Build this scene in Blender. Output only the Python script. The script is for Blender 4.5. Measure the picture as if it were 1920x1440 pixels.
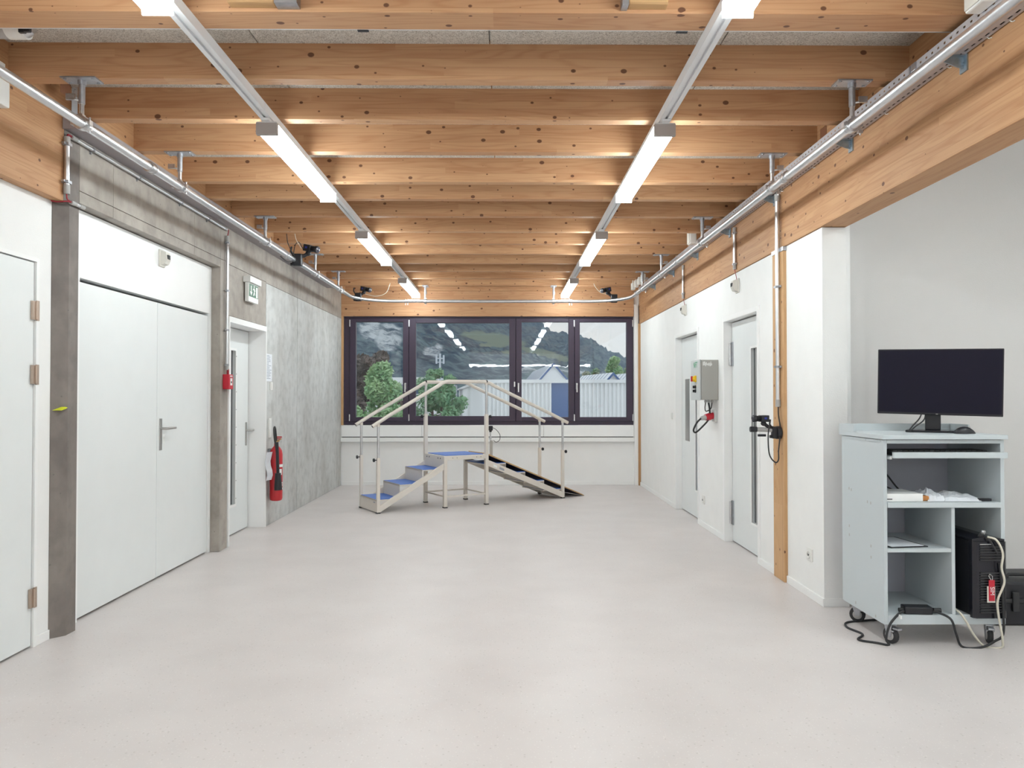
import bpy, bmesh, math, random
from mathutils import Vector, Matrix, Euler
random.seed(7)
for o in list(bpy.data.objects): bpy.data.objects.remove(o)
SC = bpy.context.scene; COL = SC.collection
R = math.radians

# ------------------------------------------------------------------ camera, sky, exposure
cam = bpy.data.cameras.new('camera'); cam.sensor_width = 36; cam.lens = 36*1442/1920
cam.clip_start = .05; cam.clip_end = 6000
co = bpy.data.objects.new('camera', cam); COL.objects.link(co); SC.camera = co
co.location = (0, 0, 1.4)
co.rotation_euler = (R(90)+math.atan(22/1442), 0, -math.atan(13/1442))
SC.view_settings.view_transform = 'Standard'; SC.view_settings.look = 'None'
SC.view_settings.gamma = 1; SC.view_settings.use_curve_mapping = False
SC.view_settings.exposure = 1.27
LAMP = 13.0                      # emission of the opal lamp covers
SKY = 0.52
w = bpy.data.worlds.new('overcast'); SC.world = w; w.use_nodes = True
nt = w.node_tree; nt.nodes.clear()
wo = nt.nodes.new('ShaderNodeOutputWorld'); bg = nt.nodes.new('ShaderNodeBackground')
tc = nt.nodes.new('ShaderNodeTexCoord'); ns = nt.nodes.new('ShaderNodeTexNoise'); rp = nt.nodes.new('ShaderNodeValToRGB')
ns.inputs['Scale'].default_value = 3.0; ns.inputs['Detail'].default_value = 4
rp.color_ramp.elements[0].position = .35; rp.color_ramp.elements[0].color = (.70, .80, .93, 1)
rp.color_ramp.elements[1].position = .65; rp.color_ramp.elements[1].color = (.88, .88, .88, 1)
nt.links.new(tc.outputs['Generated'], ns.inputs['Vector']); nt.links.new(ns.outputs['Fac'], rp.inputs['Fac'])
nt.links.new(rp.outputs['Color'], bg.inputs['Color']); bg.inputs['Strength'].default_value = SKY
nt.links.new(bg.outputs['Background'], wo.inputs['Surface'])

# ------------------------------------------------------------------ material helpers
M = {}
def new_mat(name):
    m = bpy.data.materials.new(name); m.use_nodes = True
    b = m.node_tree.nodes['Principled BSDF']; M[name] = m
    return m, m.node_tree, b
def col4(c): return (c[0], c[1], c[2], 1)
def plain(name, c, rough=.5, metal=0, var=0, vscale=6, bump=0, bscale=80, spec=None, coat=0):
    m, t, b = new_mat(name)
    b.inputs['Base Color'].default_value = col4(c); b.inputs['Roughness'].default_value = rough
    b.inputs['Metallic'].default_value = metal
    if spec is not None: b.inputs['Specular IOR Level'].default_value = spec
    if coat: b.inputs['Coat Weight'].default_value = coat
    tcn = t.nodes.new('ShaderNodeTexCoord')
    if var:
        n = t.nodes.new('ShaderNodeTexNoise'); n.inputs['Scale'].default_value = vscale; n.inputs['Detail'].default_value = 5
        r = t.nodes.new('ShaderNodeValToRGB')
        r.color_ramp.elements[0].position = .3; r.color_ramp.elements[1].position = .7
        r.color_ramp.elements[0].color = col4([x*(1-var) for x in c]); r.color_ramp.elements[1].color = col4([min(1, x*(1+var)) for x in c])
        t.links.new(tcn.outputs['Object'], n.inputs['Vector']); t.links.new(n.outputs['Fac'], r.inputs['Fac'])
        t.links.new(r.outputs['Color'], b.inputs['Base Color'])
    if bump:
        n2 = t.nodes.new('ShaderNodeTexNoise'); n2.inputs['Scale'].default_value = bscale; n2.inputs['Detail'].default_value = 3
        bp = t.nodes.new('ShaderNodeBump'); bp.inputs['Strength'].default_value = bump; bp.inputs['Distance'].default_value = .003
        t.links.new(tcn.outputs['Object'], n2.inputs['Vector']); t.links.new(n2.outputs['Fac'], bp.inputs['Height'])
        t.links.new(bp.outputs['Normal'], b.inputs['Normal'])
    return m
def emis(name, c, s):
    m, t, b = new_mat(name)
    b.inputs['Base Color'].default_value = col4(c); b.inputs['Emission Color'].default_value = col4(c)
    b.inputs['Emission Strength'].default_value = s; b.inputs['Roughness'].default_value = .4
    return m
def math_node(t, op, a, b=None, c=None):
    n = t.nodes.new('ShaderNodeMath'); n.operation = op
    for i, v in enumerate((a, b, c)):
        if v is None: continue
        if isinstance(v, (int, float)): n.inputs[i].default_value = v
        else: t.links.new(v, n.inputs[i])
    return n.outputs[0]
def wood(name, axis, light=(.58, .335, .18), dark=(.43, .205, .098), knots=1.0, lam=.045):
    """softwood with layered boards, grain along axis, dark knots"""
    m, t, b = new_mat(name); L = t.links.new
    tcn = t.nodes.new('ShaderNodeTexCoord'); oi = t.nodes.new('ShaderNodeObjectInfo'); sp = t.nodes.new('ShaderNodeSeparateXYZ')
    L(tcn.outputs['Object'], sp.inputs[0])
    ax = {'X': (0, 1, 2), 'Y': (1, 0, 2), 'Z': (2, 0, 1)}[axis]
    u, p, q = (sp.outputs[i] for i in ax)
    rnd = math_node(t, 'MULTIPLY', oi.outputs['Random'], 37.0)
    u = math_node(t, 'ADD', u, rnd)
    layer = math_node(t, 'FLOOR', math_node(t, 'DIVIDE', q, lam))
    board = math_node(t, 'FLOOR', math_node(t, 'ADD', math_node(t, 'DIVIDE', u, 2.3), math_node(t, 'MULTIPLY', layer, .37)))
    cv = t.nodes.new('ShaderNodeCombineXYZ'); L(layer, cv.inputs[0]); L(board, cv.inputs[1]); L(rnd, cv.inputs[2])
    wn = t.nodes.new('ShaderNodeTexWhiteNoise'); L(cv.outputs[0], wn.inputs['Vector'])
    # rings
    off = math_node(t, 'MULTIPLY', wn.outputs['Value'], 9.0)
    g = t.nodes.new('ShaderNodeCombineXYZ')
    L(math_node(t, 'MULTIPLY', u, .55), g.inputs[0]); L(math_node(t, 'ADD', math_node(t, 'MULTIPLY', p, 7.0), off), g.inputs[1]); L(math_node(t, 'MULTIPLY', q, 7.0), g.inputs[2])
    n1 = t.nodes.new('ShaderNodeTexNoise'); n1.inputs['Scale'].default_value = 1.0; n1.inputs['Detail'].default_value = 2; L(g.outputs[0], n1.inputs['Vector'])
    ring = math_node(t, 'SINE', math_node(t, 'MULTIPLY', n1.outputs['Fac'], 95.0))
    ring = math_node(t, 'POWER', math_node(t, 'MULTIPLY', math_node(t, 'ADD', ring, 1.0), .5), 3.0)
    g2 = t.nodes.new('ShaderNodeCombineXYZ')
    L(math_node(t, 'MULTIPLY', u, 3.0), g2.inputs[0]); L(math_node(t, 'MULTIPLY', p, 90.0), g2.inputs[1]); L(math_node(t, 'MULTIPLY', q, 90.0), g2.inputs[2])
    n2 = t.nodes.new('ShaderNodeTexNoise'); n2.inputs['Scale'].default_value = 1.0; n2.inputs['Detail'].default_value = 3; L(g2.outputs[0], n2.inputs['Vector'])
    # knots
    kv = t.nodes.new('ShaderNodeCombineXYZ')
    L(math_node(t, 'MULTIPLY', u, 8.0), kv.inputs[0]); L(math_node(t, 'MULTIPLY', math_node(t, 'ADD', p, q), 11.0), kv.inputs[1])
    vo = t.nodes.new('ShaderNodeTexVoronoi'); vo.voronoi_dimensions = '2D'; vo.inputs['Scale'].default_value = 1.0; L(kv.outputs[0], vo.inputs['Vector'])
    sc = t.nodes.new('ShaderNodeSeparateXYZ'); L(vo.outputs['Color'], sc.inputs[0])
    rad = math_node(t, 'MULTIPLY', math_node(t, 'POWER', sc.outputs[0], 2.2), .15*knots)
    mr = t.nodes.new('ShaderNodeMapRange'); mr.interpolation_type = 'SMOOTHSTEP'
    L(math_node(t, 'SUBTRACT', vo.outputs['Distance'], rad), mr.inputs['Value'])
    mr.inputs['From Min'].default_value = -.02; mr.inputs['From Max'].default_value = .025; mr.inputs['To Min'].default_value = 1; mr.inputs['To Max'].default_value = 0
    gate = math_node(t, 'GREATER_THAN', sc.outputs[1], .45)
    kmask = math_node(t, 'MULTIPLY', mr.outputs[0], gate)
    # colour
    f = math_node(t, 'ADD', math_node(t, 'MULTIPLY', wn.outputs['Value'], .45), math_node(t, 'ADD', math_node(t, 'MULTIPLY', ring, .34), math_node(t, 'MULTIPLY', math_node(t, 'SUBTRACT', n2.outputs['Fac'], .5), .55)))
    rp = t.nodes.new('ShaderNodeValToRGB'); L(f, rp.inputs['Fac'])
    rp.color_ramp.elements[0].position = .0; rp.color_ramp.elements[0].color = col4(light)
    rp.color_ramp.elements[1].position = .95; rp.color_ramp.elements[1].color = col4(dark)
    # thin glue lines
    fr = math_node(t, 'FRACT', math_node(t, 'DIVIDE', q, lam))
    gl = math_node(t, 'MULTIPLY', math_node(t, 'LESS_THAN', fr, .045), .35)
    mx = t.nodes.new('ShaderNodeMix'); mx.data_type = 'RGBA'; L(gl, mx.inputs[0]); L(rp.outputs['Color'], mx.inputs[6]); mx.inputs[7].default_value = (.26, .12, .05, 1)
    mk = t.nodes.new('ShaderNodeMix'); mk.data_type = 'RGBA'; L(math_node(t, 'MULTIPLY', kmask, .88), mk.inputs[0]); L(mx.outputs[2], mk.inputs[6]); mk.inputs[7].default_value = (.10, .035, .018, 1)
    L(mk.outputs[2], b.inputs['Base Color']); b.inputs['Roughness'].default_value = .55
    b.inputs['Specular IOR Level'].default_value = .3
    bp = t.nodes.new('ShaderNodeBump'); bp.inputs['Strength'].default_value = .12; bp.inputs['Distance'].default_value = .002
    L(n2.outputs['Fac'], bp.inputs['Height']); L(bp.outputs['Normal'], b.inputs['Normal'])
    return m
wood('spruce_x', 'X'); wood('spruce_y', 'Y', light=(.54, .305, .155), dark=(.40, .19, .086), lam=.043); wood('spruce_z', 'Z', light=(.62, .385, .20), dark=(.52, .29, .135), knots=.8, lam=.2)
wood('plywood', 'X', light=(.62, .40, .19), dark=(.5, .3, .14), knots=0, lam=.3)

def concrete(name, a, c, dk):
    m, t, b = new_mat(name); L = t.links.new
    tcn = t.nodes.new('ShaderNodeTexCoord')
    mp = t.nodes.new('ShaderNodeMapping'); mp.inputs['Scale'].default_value = (1.2, 1.5, .75); L(tcn.outputs['Object'], mp.inputs['Vector'])
    n1 = t.nodes.new('ShaderNodeTexNoise'); n1.inputs['Scale'].default_value = 1.3; n1.inputs['Detail'].default_value = 8; n1.inputs['Roughness'].default_value = .62; L(mp.outputs[0], n1.inputs['Vector'])
    r1 = t.nodes.new('ShaderNodeValToRGB'); L(n1.outputs['Fac'], r1.inputs['Fac'])
    e = r1.color_ramp.elements; e[0].position = .30; e[0].color = col4(dk); e[1].position = .72; e[1].color = col4(c)
    x = e.new(.5); x.color = col4(a)
    n2 = t.nodes.new('ShaderNodeTexNoise'); n2.inputs['Scale'].default_value = 9; n2.inputs['Detail'].default_value = 6; L(tcn.outputs['Object'], n2.inputs['Vector'])
    r2 = t.nodes.new('ShaderNodeValToRGB'); L(n2.outputs['Fac'], r2.inputs['Fac']); r2.color_ramp.elements[0].position = .32; r2.color_ramp.elements[0].color = (.82, .82, .82, 1); r2.color_ramp.elements[1].position = .55
    r2.color_ramp.elements[1].color = (1, 1, 1, 1)
    mx = t.nodes.new('ShaderNodeMix'); mx.data_type = 'RGBA'; mx.blend_type = 'MULTIPLY'; mx.inputs[0].default_value = 1
    L(r1.outputs['Color'], mx.inputs[6]); L(r2.outputs['Color'], mx.inputs[7])
    # pores
    vo = t.nodes.new('ShaderNodeTexVoronoi'); vo.inputs['Scale'].default_value = 14; L(tcn.outputs['Object'], vo.inputs['Vector'])
    lt = math_node(t, 'MULTIPLY', math_node(t, 'LESS_THAN', vo.outputs['Distance'], .07), .5)
    m2 = t.nodes.new('ShaderNodeMix'); m2.data_type = 'RGBA'; L(lt, m2.inputs[0]); L(mx.outputs[2], m2.inputs[6]); m2.inputs[7].default_value = (.1, .09, .08, 1)
    L(m2.outputs[2], b.inputs['Base Color']); b.inputs['Roughness'].default_value = .62
    bp = t.nodes.new('ShaderNodeBump'); bp.inputs['Strength'].default_value = .25; bp.inputs['Distance'].default_value = .004
    L(n2.outputs['Fac'], bp.inputs['Height']); L(bp.outputs['Normal'], b.inputs['Normal'])
    return m
concrete('concrete', (.375, .335, .295), (.46, .42, .375), (.27, .235, .205))
concrete('concrete_daylit', (.545, .545, .53), (.63, .64, .63), (.44, .43, .41))  # paler far panels, window daylight mixed into their colour
concrete('concrete_dark', (.20, .172, .155), (.28, .245, .22), (.12, .10, .088))
plain('concrete_core', (.12, .11, .10), .9)

# acoustic wood-wool ceiling
def woodwool():
    m, t, b = new_mat('woodwool'); L = t.links.new
    tcn = t.nodes.new('ShaderNodeTexCoord')
    n = t.nodes.new('ShaderNodeTexNoise'); n.inputs['Scale'].default_value = 70; n.inputs['Detail'].default_value = 3; n.inputs['Distortion'].default_value = 2.5; L(tcn.outputs['Object'], n.inputs['Vector'])
    r = t.nodes.new('ShaderNodeValToRGB'); L(n.outputs['Fac'], r.inputs['Fac'])
    r.color_ramp.elements[0].position = .36; r.color_ramp.elements[0].color = (.36, .32, .27, 1); r.color_ramp.elements[1].position = .56; r.color_ramp.elements[1].color = (.72, .68, .62, 1)
    L(r.outputs['Color'], b.inputs['Base Color']); b.inputs['Roughness'].default_value = .9
    bp = t.nodes.new('ShaderNodeBump'); bp.inputs['Strength'].default_value = .5; bp.inputs['Distance'].default_value = .004; L(n.outputs['Fac'], bp.inputs['Height']); L(bp.outputs['Normal'], b.inputs['Normal'])
woodwool()
def lino():
    m, t, b = new_mat('linoleum'); L = t.links.new
    tcn = t.nodes.new('ShaderNodeTexCoord')
    n = t.nodes.new('ShaderNodeTexNoise'); n.inputs['Scale'].default_value = 2.2; n.inputs['Detail'].default_value = 6; L(tcn.outputs['Object'], n.inputs['Vector'])
    r = t.nodes.new('ShaderNodeValToRGB'); L(n.outputs['Fac'], r.inputs['Fac'])
    r.color_ramp.elements[0].position = .3; r.color_ramp.elements[0].color = (.61, .56, .545, 1); r.color_ramp.elements[1].position = .7; r.color_ramp.elements[1].color = (.665, .615, .60, 1)
    # marbled flecks
    def flecks(scale, thr, color, fac, src):
        v = t.nodes.new('ShaderNodeTexVoronoi'); v.inputs['Scale'].default_value = scale; L(tcn.outputs['Object'], v.inputs['Vector'])
        s = t.nodes.new('ShaderNodeSeparateXYZ'); L(v.outputs['Color'], s.inputs[0])
        k = math_node(t, 'MULTIPLY', math_node(t, 'LESS_THAN', v.outputs['Distance'], thr), math_node(t, 'GREATER_THAN', s.outputs[0], .55))
        mx = t.nodes.new('ShaderNodeMix'); mx.data_type = 'RGBA'; L(math_node(t, 'MULTIPLY', k, fac), mx.inputs[0]); L(src, mx.inputs[6]); mx.inputs[7].default_value = color
        return mx.outputs[2]
    c = flecks(38, .17, (.38, .34, .31, 1), .38, r.outputs['Color'])
    c = flecks(75, .25, (.80, .77, .74, 1), .35, c)
    L(c, b.inputs['Base Color']); b.inputs['Roughness'].default_value = .40; b.inputs['Specular IOR Level'].default_value = .5
    n3 = t.nodes.new('ShaderNodeTexNoise'); n3.inputs['Scale'].default_value = 35; L(tcn.outputs['Object'], n3.inputs['Vector'])
    bp = t.nodes.new('ShaderNodeBump'); bp.inputs['Strength'].default_value = .06; bp.inputs['Distance'].default_value = .002; L(n3.outputs['Fac'], bp.inputs['Height']); L(bp.outputs['Normal'], b.inputs['Normal'])
lino()
plain('white_plaster', (.85, .845, .83), .75, bump=.25, bscale=140, var=.015)
plain('white_paint', (.87, .865, .855), .45, var=.01)
plain('door_white', (.77, .79, .785), .38, var=.01)
plain('alcove_plaster', (.72, .70, .685), .8, bump=.25, bscale=140)
plain('window_brown', (.045, .030, .055), .42)
plain('steel', (.62, .62, .63), .28, 1, var=.08, vscale=20)
plain('steel_handle', (.42, .41, .40), .35, 1)
plain('galvanised', (.44, .45, .48), .38, 1, var=.12, vscale=30)
plain('galvanised_blue', (.38, .46, .52), .4, 1, var=.15, vscale=40)
plain('aluminium', (.72, .73, .75), .36, 1, var=.04, vscale=15)
plain('duct_grey', (.34, .305, .315), .5, .1, var=.06)
plain('lamp_grey', (.60, .60, .60), .5, .3)
plain('lamp_cap', (.36, .32, .30), .5)
plain('track_grey', (.74, .74, .75), .45, .1)
plain('black_plastic', (.012, .012, .016), .42)
plain('black_rubber', (.03, .03, .032), .7)
plain('black_glossy', (.010, .010, .016), .16)
plain('screen_black', (.010, .009, .020), .3, spec=.18)
plain('dark_glass', (.045, .048, .055), .08)
plain('brass_hinge', (.50, .40, .33), .4, .9)
plain('red_paint', (.52, .012, .020), .28, coat=.3)
plain('red_plastic', (.50, .012, .03), .45)
plain('red_cable', (.30, .008, .02), .5)
plain('white_plastic', (.78, .77, .74), .4)
plain('cream_plastic', (.68, .65, .59), .45)
plain('grey_plastic', (.42, .41, .40), .5)
plain('paper', (.78, .80, .84), .8, var=.03, vscale=30)
plain('print_grey', (.35, .37, .42), .8)
plain('print_black', (.03, .03, .03), .7)
plain('sign_green', (.012, .115, .055), .4)
plain('sign_white', (.85, .86, .84), .4)
plain('cream_steel', (.72, .665, .60), .38)
plain('blue_mat', (.045, .15, .53), .42, bump=.4, bscale=300)
plain('wood_shade', (.24, .10, .05), .7)
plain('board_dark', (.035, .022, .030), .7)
plain('box_grey', (.40, .39, .36), .45)
plain('box_front', (.55, .565, .56), .45)
plain('yellow_plastic', (.80, .50, .01), .4)
plain('yellow_paint', (.62, .66, .02), .7)
plain('cart_grey', (.54, .585, .605), .45)
plain('cart_inside', (.44, .44, .50), .5)
plain('cable_cream', (.66, .62, .52), .5)
plain('orange_card', (.55, .22, .06), .6)
plain('lens_glass', (.05, .045, .06), .05)
plain('blue_plastic', (.02, .04, .35), .4)
plain('nft_green', (.02, .30, .13), .5)
plain('brass', (.6, .42, .2), .35, 1)
emis('opal_lamp', (.88, .975, 1.0), LAMP)
def glass():
    m, t, b = new_mat('window_glass'); L = t.links.new
    t.nodes.remove(b); out = [n for n in t.nodes if n.type == 'OUTPUT_MATERIAL'][0]
    tr = t.nodes.new('ShaderNodeBsdfTransparent'); tr.inputs['Color'].default_value = (.93, .96, .97, 1)
    gl = t.nodes.new('ShaderNodeBsdfGlossy'); gl.inputs['Roughness'].default_value = .012
    fr = t.nodes.new('ShaderNodeFresnel'); fr.inputs['IOR'].default_value = 1.5
    tcn = t.nodes.new('ShaderNodeTexCoord'); nz = t.nodes.new('ShaderNodeTexNoise'); nz.inputs['Scale'].default_value = 4.5; nz.inputs['Detail'].default_value = 2; L(tcn.outputs['Object'], nz.inputs['Vector'])
    bp = t.nodes.new('ShaderNodeBump'); bp.inputs['Strength'].default_value = .3; bp.inputs['Distance'].default_value = .0012; L(nz.outputs['Fac'], bp.inputs['Height']); L(bp.outputs['Normal'], gl.inputs['Normal'])
    f = math_node(t, 'MULTIPLY', fr.outputs[0], 1.15)
    mx = t.nodes.new('ShaderNodeMixShader'); L(f, mx.inputs[0]); L(tr.outputs[0], mx.inputs[1]); L(gl.outputs[0], mx.inputs[2]); L(mx.outputs[0], out.inputs['Surface'])
glass()
def perforated():
    """sheet metal with real punched holes (transparent where the hole is)"""
    m, t, b = new_mat('perforated_steel'); L = t.links.new
    b.inputs['Base Color'].default_value = (.50, .485, .51, 1); b.inputs['Metallic'].default_value = .3; b.inputs['Roughness'].default_value = .42
    tcn = t.nodes.new('ShaderNodeTexCoord'); sp = t.nodes.new('ShaderNodeSeparateXYZ'); L(tcn.outputs['Object'], sp.inputs[0])
    y = math_node(t, 'FRACT', math_node(t, 'DIVIDE', sp.outputs[1], .05))
    hy = math_node(t, 'LESS_THAN', math_node(t, 'ABSOLUTE', math_node(t, 'SUBTRACT', y, .5)), .16)
    hz = math_node(t, 'LESS_THAN', math_node(t, 'ABSOLUTE', math_node(t, 'SUBTRACT', sp.outputs[2], .032)), .005)
    sy = math_node(t, 'LESS_THAN', math_node(t, 'ABSOLUTE', math_node(t, 'SUBTRACT', y, .5)), .30)
    sx = math_node(t, 'LESS_THAN', math_node(t, 'ABSOLUTE', math_node(t, 'SUBTRACT', math_node(t, 'ABSOLUTE', sp.outputs[0]), .040)), .005)
    low = math_node(t, 'LESS_THAN', sp.outputs[2], .004)
    hole = math_node(t, 'MAXIMUM', math_node(t, 'MULTIPLY', hy, hz), math_node(t, 'MULTIPLY', math_node(t, 'MULTIPLY', sy, sx), low))
    L(math_node(t, 'SUBTRACT', 1.0, hole), b.inputs['Alpha'])
perforated()

# ------------------------------------------------------------------ mesh helpers
class MB:
    def __init__(s): s.v = []; s.f = []; s.sm = []
    def add(s, vs, fs, smooth=False):
        k = len(s.v); s.v += [tuple(v) for v in vs]; s.f += [tuple(i+k for i in f) for f in fs]; s.sm += [smooth]*len(fs); return s
    def box(s, x0, x1, y0, y1, z0, z1):
        if x0 > x1: x0, x1 = x1, x0
        if y0 > y1: y0, y1 = y1, y0
        if z0 > z1: z0, z1 = z1, z0
        vs = [(x0,y0,z0),(x1,y0,z0),(x1,y1,z0),(x0,y1,z0),(x0,y0,z1),(x1,y0,z1),(x1,y1,z1),(x0,y1,z1)]
        return s.add(vs, [(3,2,1,0),(4,5,6,7),(0,1,5,4),(1,2,6,5),(2,3,7,6),(3,0,4,7)])
    def rbox(s, x0, x1, y0, y1, z0, z1, r=.004):
        """box with chamfered edges"""
        bm = bmesh.new(); bmesh.ops.create_cube(bm, size=1)
        for v in bm.verts:
            v.co = Vector(((x0+x1)/2+v.co.x*(x1-x0), (y0+y1)/2+v.co.y*(y1-y0), (z0+z1)/2+v.co.z*(z1-z0)))
        bmesh.ops.bevel(bm, geom=bm.edges[:], offset=r, segments=2, profile=.5, affect='EDGES')
        bm.verts.index_update()
        s.add([v.co[:] for v in bm.verts], [[v.index for v in f.verts] for f in bm.faces]); bm.free(); return s
    def cyl(s, a, b, r, n=12, r2=None, cap=True):
        return s.tube([a, b], r, n, r2, cap)
    def tube(s, pts, r, n=8, r2=None, cap=True):
        pts = [Vector(p) for p in pts]; m = len(pts)
        tang = [(pts[min(i+1, m-1)]-pts[max(i-1, 0)]).normalized() for i in range(m)]
        up = Vector((0,0,1)) if abs(tang[0].z) < .9 else Vector((1,0,0))
        a = tang[0].cross(up).normalized(); rings = []
        for i in range(m):
            a = (a-tang[i]*a.dot(tang[i])).normalized(); bvec = tang[i].cross(a)
            rr = r[i] if isinstance(r, (list, tuple)) else (r if r2 is None else r+(r2-r)*i/(m-1))
            rings.append([pts[i]+(a*math.cos(2*math.pi*k/n)+bvec*math.sin(2*math.pi*k/n))*rr for k in range(n)])
        vs = [p for q in rings for p in q]; fs = []
        for i in range(m-1):
            for k in range(n):
                fs.append((i*n+k, i*n+(k+1) % n, (i+1)*n+(k+1) % n, (i+1)*n+k))
        s.add(vs, fs, True)
        if cap:
            s.add(rings[0], [tuple(range(n))[::-1]]); s.add(rings[-1], [tuple(range(n))])
        return s
    def prism(s, poly, axis, a, b):
        """poly in the two other axes (in xyz order), pushed from a to b along axis"""
        def mk(p, t):
            return {'x': (t, p[0], p[1]), 'y': (p[0], t, p[1]), 'z': (p[0], p[1], t)}[axis]
        n = len(poly); vs = [mk(p, a) for p in poly]+[mk(p, b) for p in poly]
        fs = [tuple(range(n)), tuple(range(2*n-1, n-1, -1))]+[(i, i+n, (i+1) % n+n, (i+1) % n) for i in range(n)]
        return s.add(vs, fs)
    def lathe(s, prof, c=(0,0,0), n=16, axis='z'):
        vs = []; fs = []
        for (r, h) in prof:
            for k in range(n):
                a = 2*math.pi*k/n; p = (r*math.cos(a), r*math.sin(a), h)
                if axis == 'x': p = (p[2], p[0], p[1])
                if axis == 'y': p = (p[0], p[2], p[1])
                vs.append((p[0]+c[0], p[1]+c[1], p[2]+c[2]))
        for i in range(len(prof)-1):
            for k in range(n): fs.append((i*n+k, i*n+(k+1) % n, (i+1)*n+(k+1) % n, (i+1)*n+k))
        s.add(vs, fs, True); s.add(vs[:n], [tuple(range(n))[::-1]]); s.add(vs[-n:], [tuple(range(n))]); return s
    def build(s, name, mat, parent=None, loc=None, bevel=0):
        me = bpy.data.meshes.new(name); me.from_pydata(s.v, [], s.f)
        for p, q in zip(me.polygons, s.sm): p.use_smooth = q
        bm = bmesh.new(); bm.from_mesh(me); bmesh.ops.recalc_face_normals(bm, faces=bm.faces[:]); bm.to_mesh(me); bm.free()
        me.materials.append(M[mat]); return link(name, me, parent, loc, bevel)
def link(name, me, parent=None, loc=None, bevel=0):
    o = bpy.data.objects.new(name, me); COL.objects.link(o)
    if parent: o.parent = parent
    if loc: o.location = loc
    if bevel:
        m = o.modifiers.new('bevel', 'BEVEL'); m.width = bevel; m.segments = 2; m.limit_method = 'ANGLE'
    return o
def tag(o, label=None, cat=None, group=None, kind=None):
    for k, v in (('label', label), ('category', cat), ('group', group), ('kind', kind)):
        if v: o[k] = v
    return o
def thing(name, loc, label, cat, group=None, rz=0, rot=None):
    o = bpy.data.objects.new(name, None); COL.objects.link(o); o.empty_display_size = .1
    o.location = loc; o.rotation_euler = rot if rot else (0, 0, rz)
    return tag(o, label, cat, group)
def group_empty(name, kind='structure', loc=(0,0,0)):
    o = bpy.data.objects.new(name, None); COL.objects.link(o); o.location = loc; o['kind'] = kind; return o
def copy_tree(o, parent=None):
    c = o.copy(); COL.objects.link(c); c.parent = parent
    for ch in list(o.children): copy_tree(ch, c)
    return c
def bez(p0, p1, p2, p3, n=14):
    p0, p1, p2, p3 = (Vector(p) for p in (p0, p1, p2, p3)); r = []
    for i in range(n+1):
        t = i/n; r.append(p0*(1-t)**3+p1*3*t*(1-t)**2+p2*3*t*t*(1-t)+p3*t**3)
    return r
def spline(pts, n=8):
    pts = [Vector(p) for p in pts]; q = [pts[0]*2-pts[1]]+pts+[pts[-1]*2-pts[-2]]; r = []
    for i in range(1, len(q)-2):
        a, b, c, d = q[i-1:i+3]
        for k in range(n):
            t = k/n; r.append(.5*((2*b)+(c-a)*t+(2*a-5*b+4*c-d)*t*t+(3*b-a-3*c+d)*t**3))
    r.append(pts[-1]); return r
def lettering(name, s, size, mat, parent, loc, rot, depth=.0006):
    cu = bpy.data.curves.new(name, 'FONT'); cu.body = s; cu.size = size; cu.extrude = depth; cu.align_x = 'CENTER'; cu.align_y = 'CENTER'
    t = bpy.data.objects.new('tmp', cu); COL.objects.link(t)
    dg = bpy.context.evaluated_depsgraph_get(); me = bpy.data.meshes.new_from_object(t.evaluated_get(dg)); bpy.data.objects.remove(t)
    me.name = name; me.materials.clear(); me.materials.append(M[mat])
    o = link(name, me, parent, loc); o.rotation_euler = rot; return o

# ------------------------------------------------------------------ room dimensions (metres)
XL, XC = -2.63, -2.565          # plastered wall left, concrete face left
XR, XRB = 2.12, 2.285           # right wall room face and far face
YB, YF = 12.08, -6.0            # window wall, wall behind the camera
ZJ, ZC = 3.04, 3.226            # underside of joists, ceiling
ZB = 2.53                       # underside of edge beams
XS = 4.7                        # outer side of the side bay

tag(MB().box(-2.9, XS+.2, YF-.2, YB+.3, -.2, 0).build('floor', 'linoleum'), 'pale beige speckled linoleum floor of the hall', None, None, 'structure')
# ---- ceiling with joists, acoustic panels and blocking
ceil = tag(MB().box(-2.9, XS+.2, YF-.2, YB+.3, ZC+.03, ZC+.2).build('ceiling', 'white_plaster'), 'timber joist ceiling with pale wood-wool acoustic panels', None, None, 'structure')
JY = [3.968, 4.548, 5.152, 5.88, 6.39, 7.0, 7.653, 8.27, 8.86, 9.50, 10.1, 10.73, 11.43, 12.0]
JB = [2.65, 2.02, 1.39, .76, .13, -.5, -1.13, -1.76, -2.39, -3.02, -3.65, -4.28, -4.91, -5.54]
joists = [(y, y+.078) for y in JY]+[(y, y+.078) for y in JB]+[(3.27, 3.425)]
def xleft(y): return -2.565 if y < 4.3 else -2.49
for a, b in joists:
    MB().box(xleft(a)-.04, 2.16, a, min(b, YB), ZJ, ZC+.02).build('joist', 'spruce_x', ceil, bevel=.002)
srt = sorted(joists); edges = [YF]+[b for a, b in srt]
for i in range(len(srt)+1):
    y0 = YF if i == 0 else srt[i-1][1]; y1 = srt[i][0] if i < len(srt) else YB
    if y1-y0 < .02: continue
    for x0, x1 in ((-2.62, -1.283), (-1.277, -.083), (-.077, 1.117), (1.123, 2.2)):
        MB().box(x0, x1, y0-.01, y1+.01, ZC, ZC+.03).build('acoustic_panel', 'woodwool', ceil)
    xl = xleft(y0+.05)
    MB().box(xl-.08, xl, y0, y1, ZJ-.005, ZC+.01).build('blocking_board', 'spruce_y', ceil)
    MB().box(2.11, 2.19, y0, y1, ZJ-.005, ZC+.01).build('blocking_board', 'spruce_y', ceil)
# service holes at the joist ends: flat patches painted as shaded wood
for x, y in ((-2.4885, 4.30), (2.109, 5.0)):
    MB().box(x-.001, x+.001, y, y+.1, ZJ+.06, ZJ+.14).build('painted_hole_shade', 'wood_shade', ceil)
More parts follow.
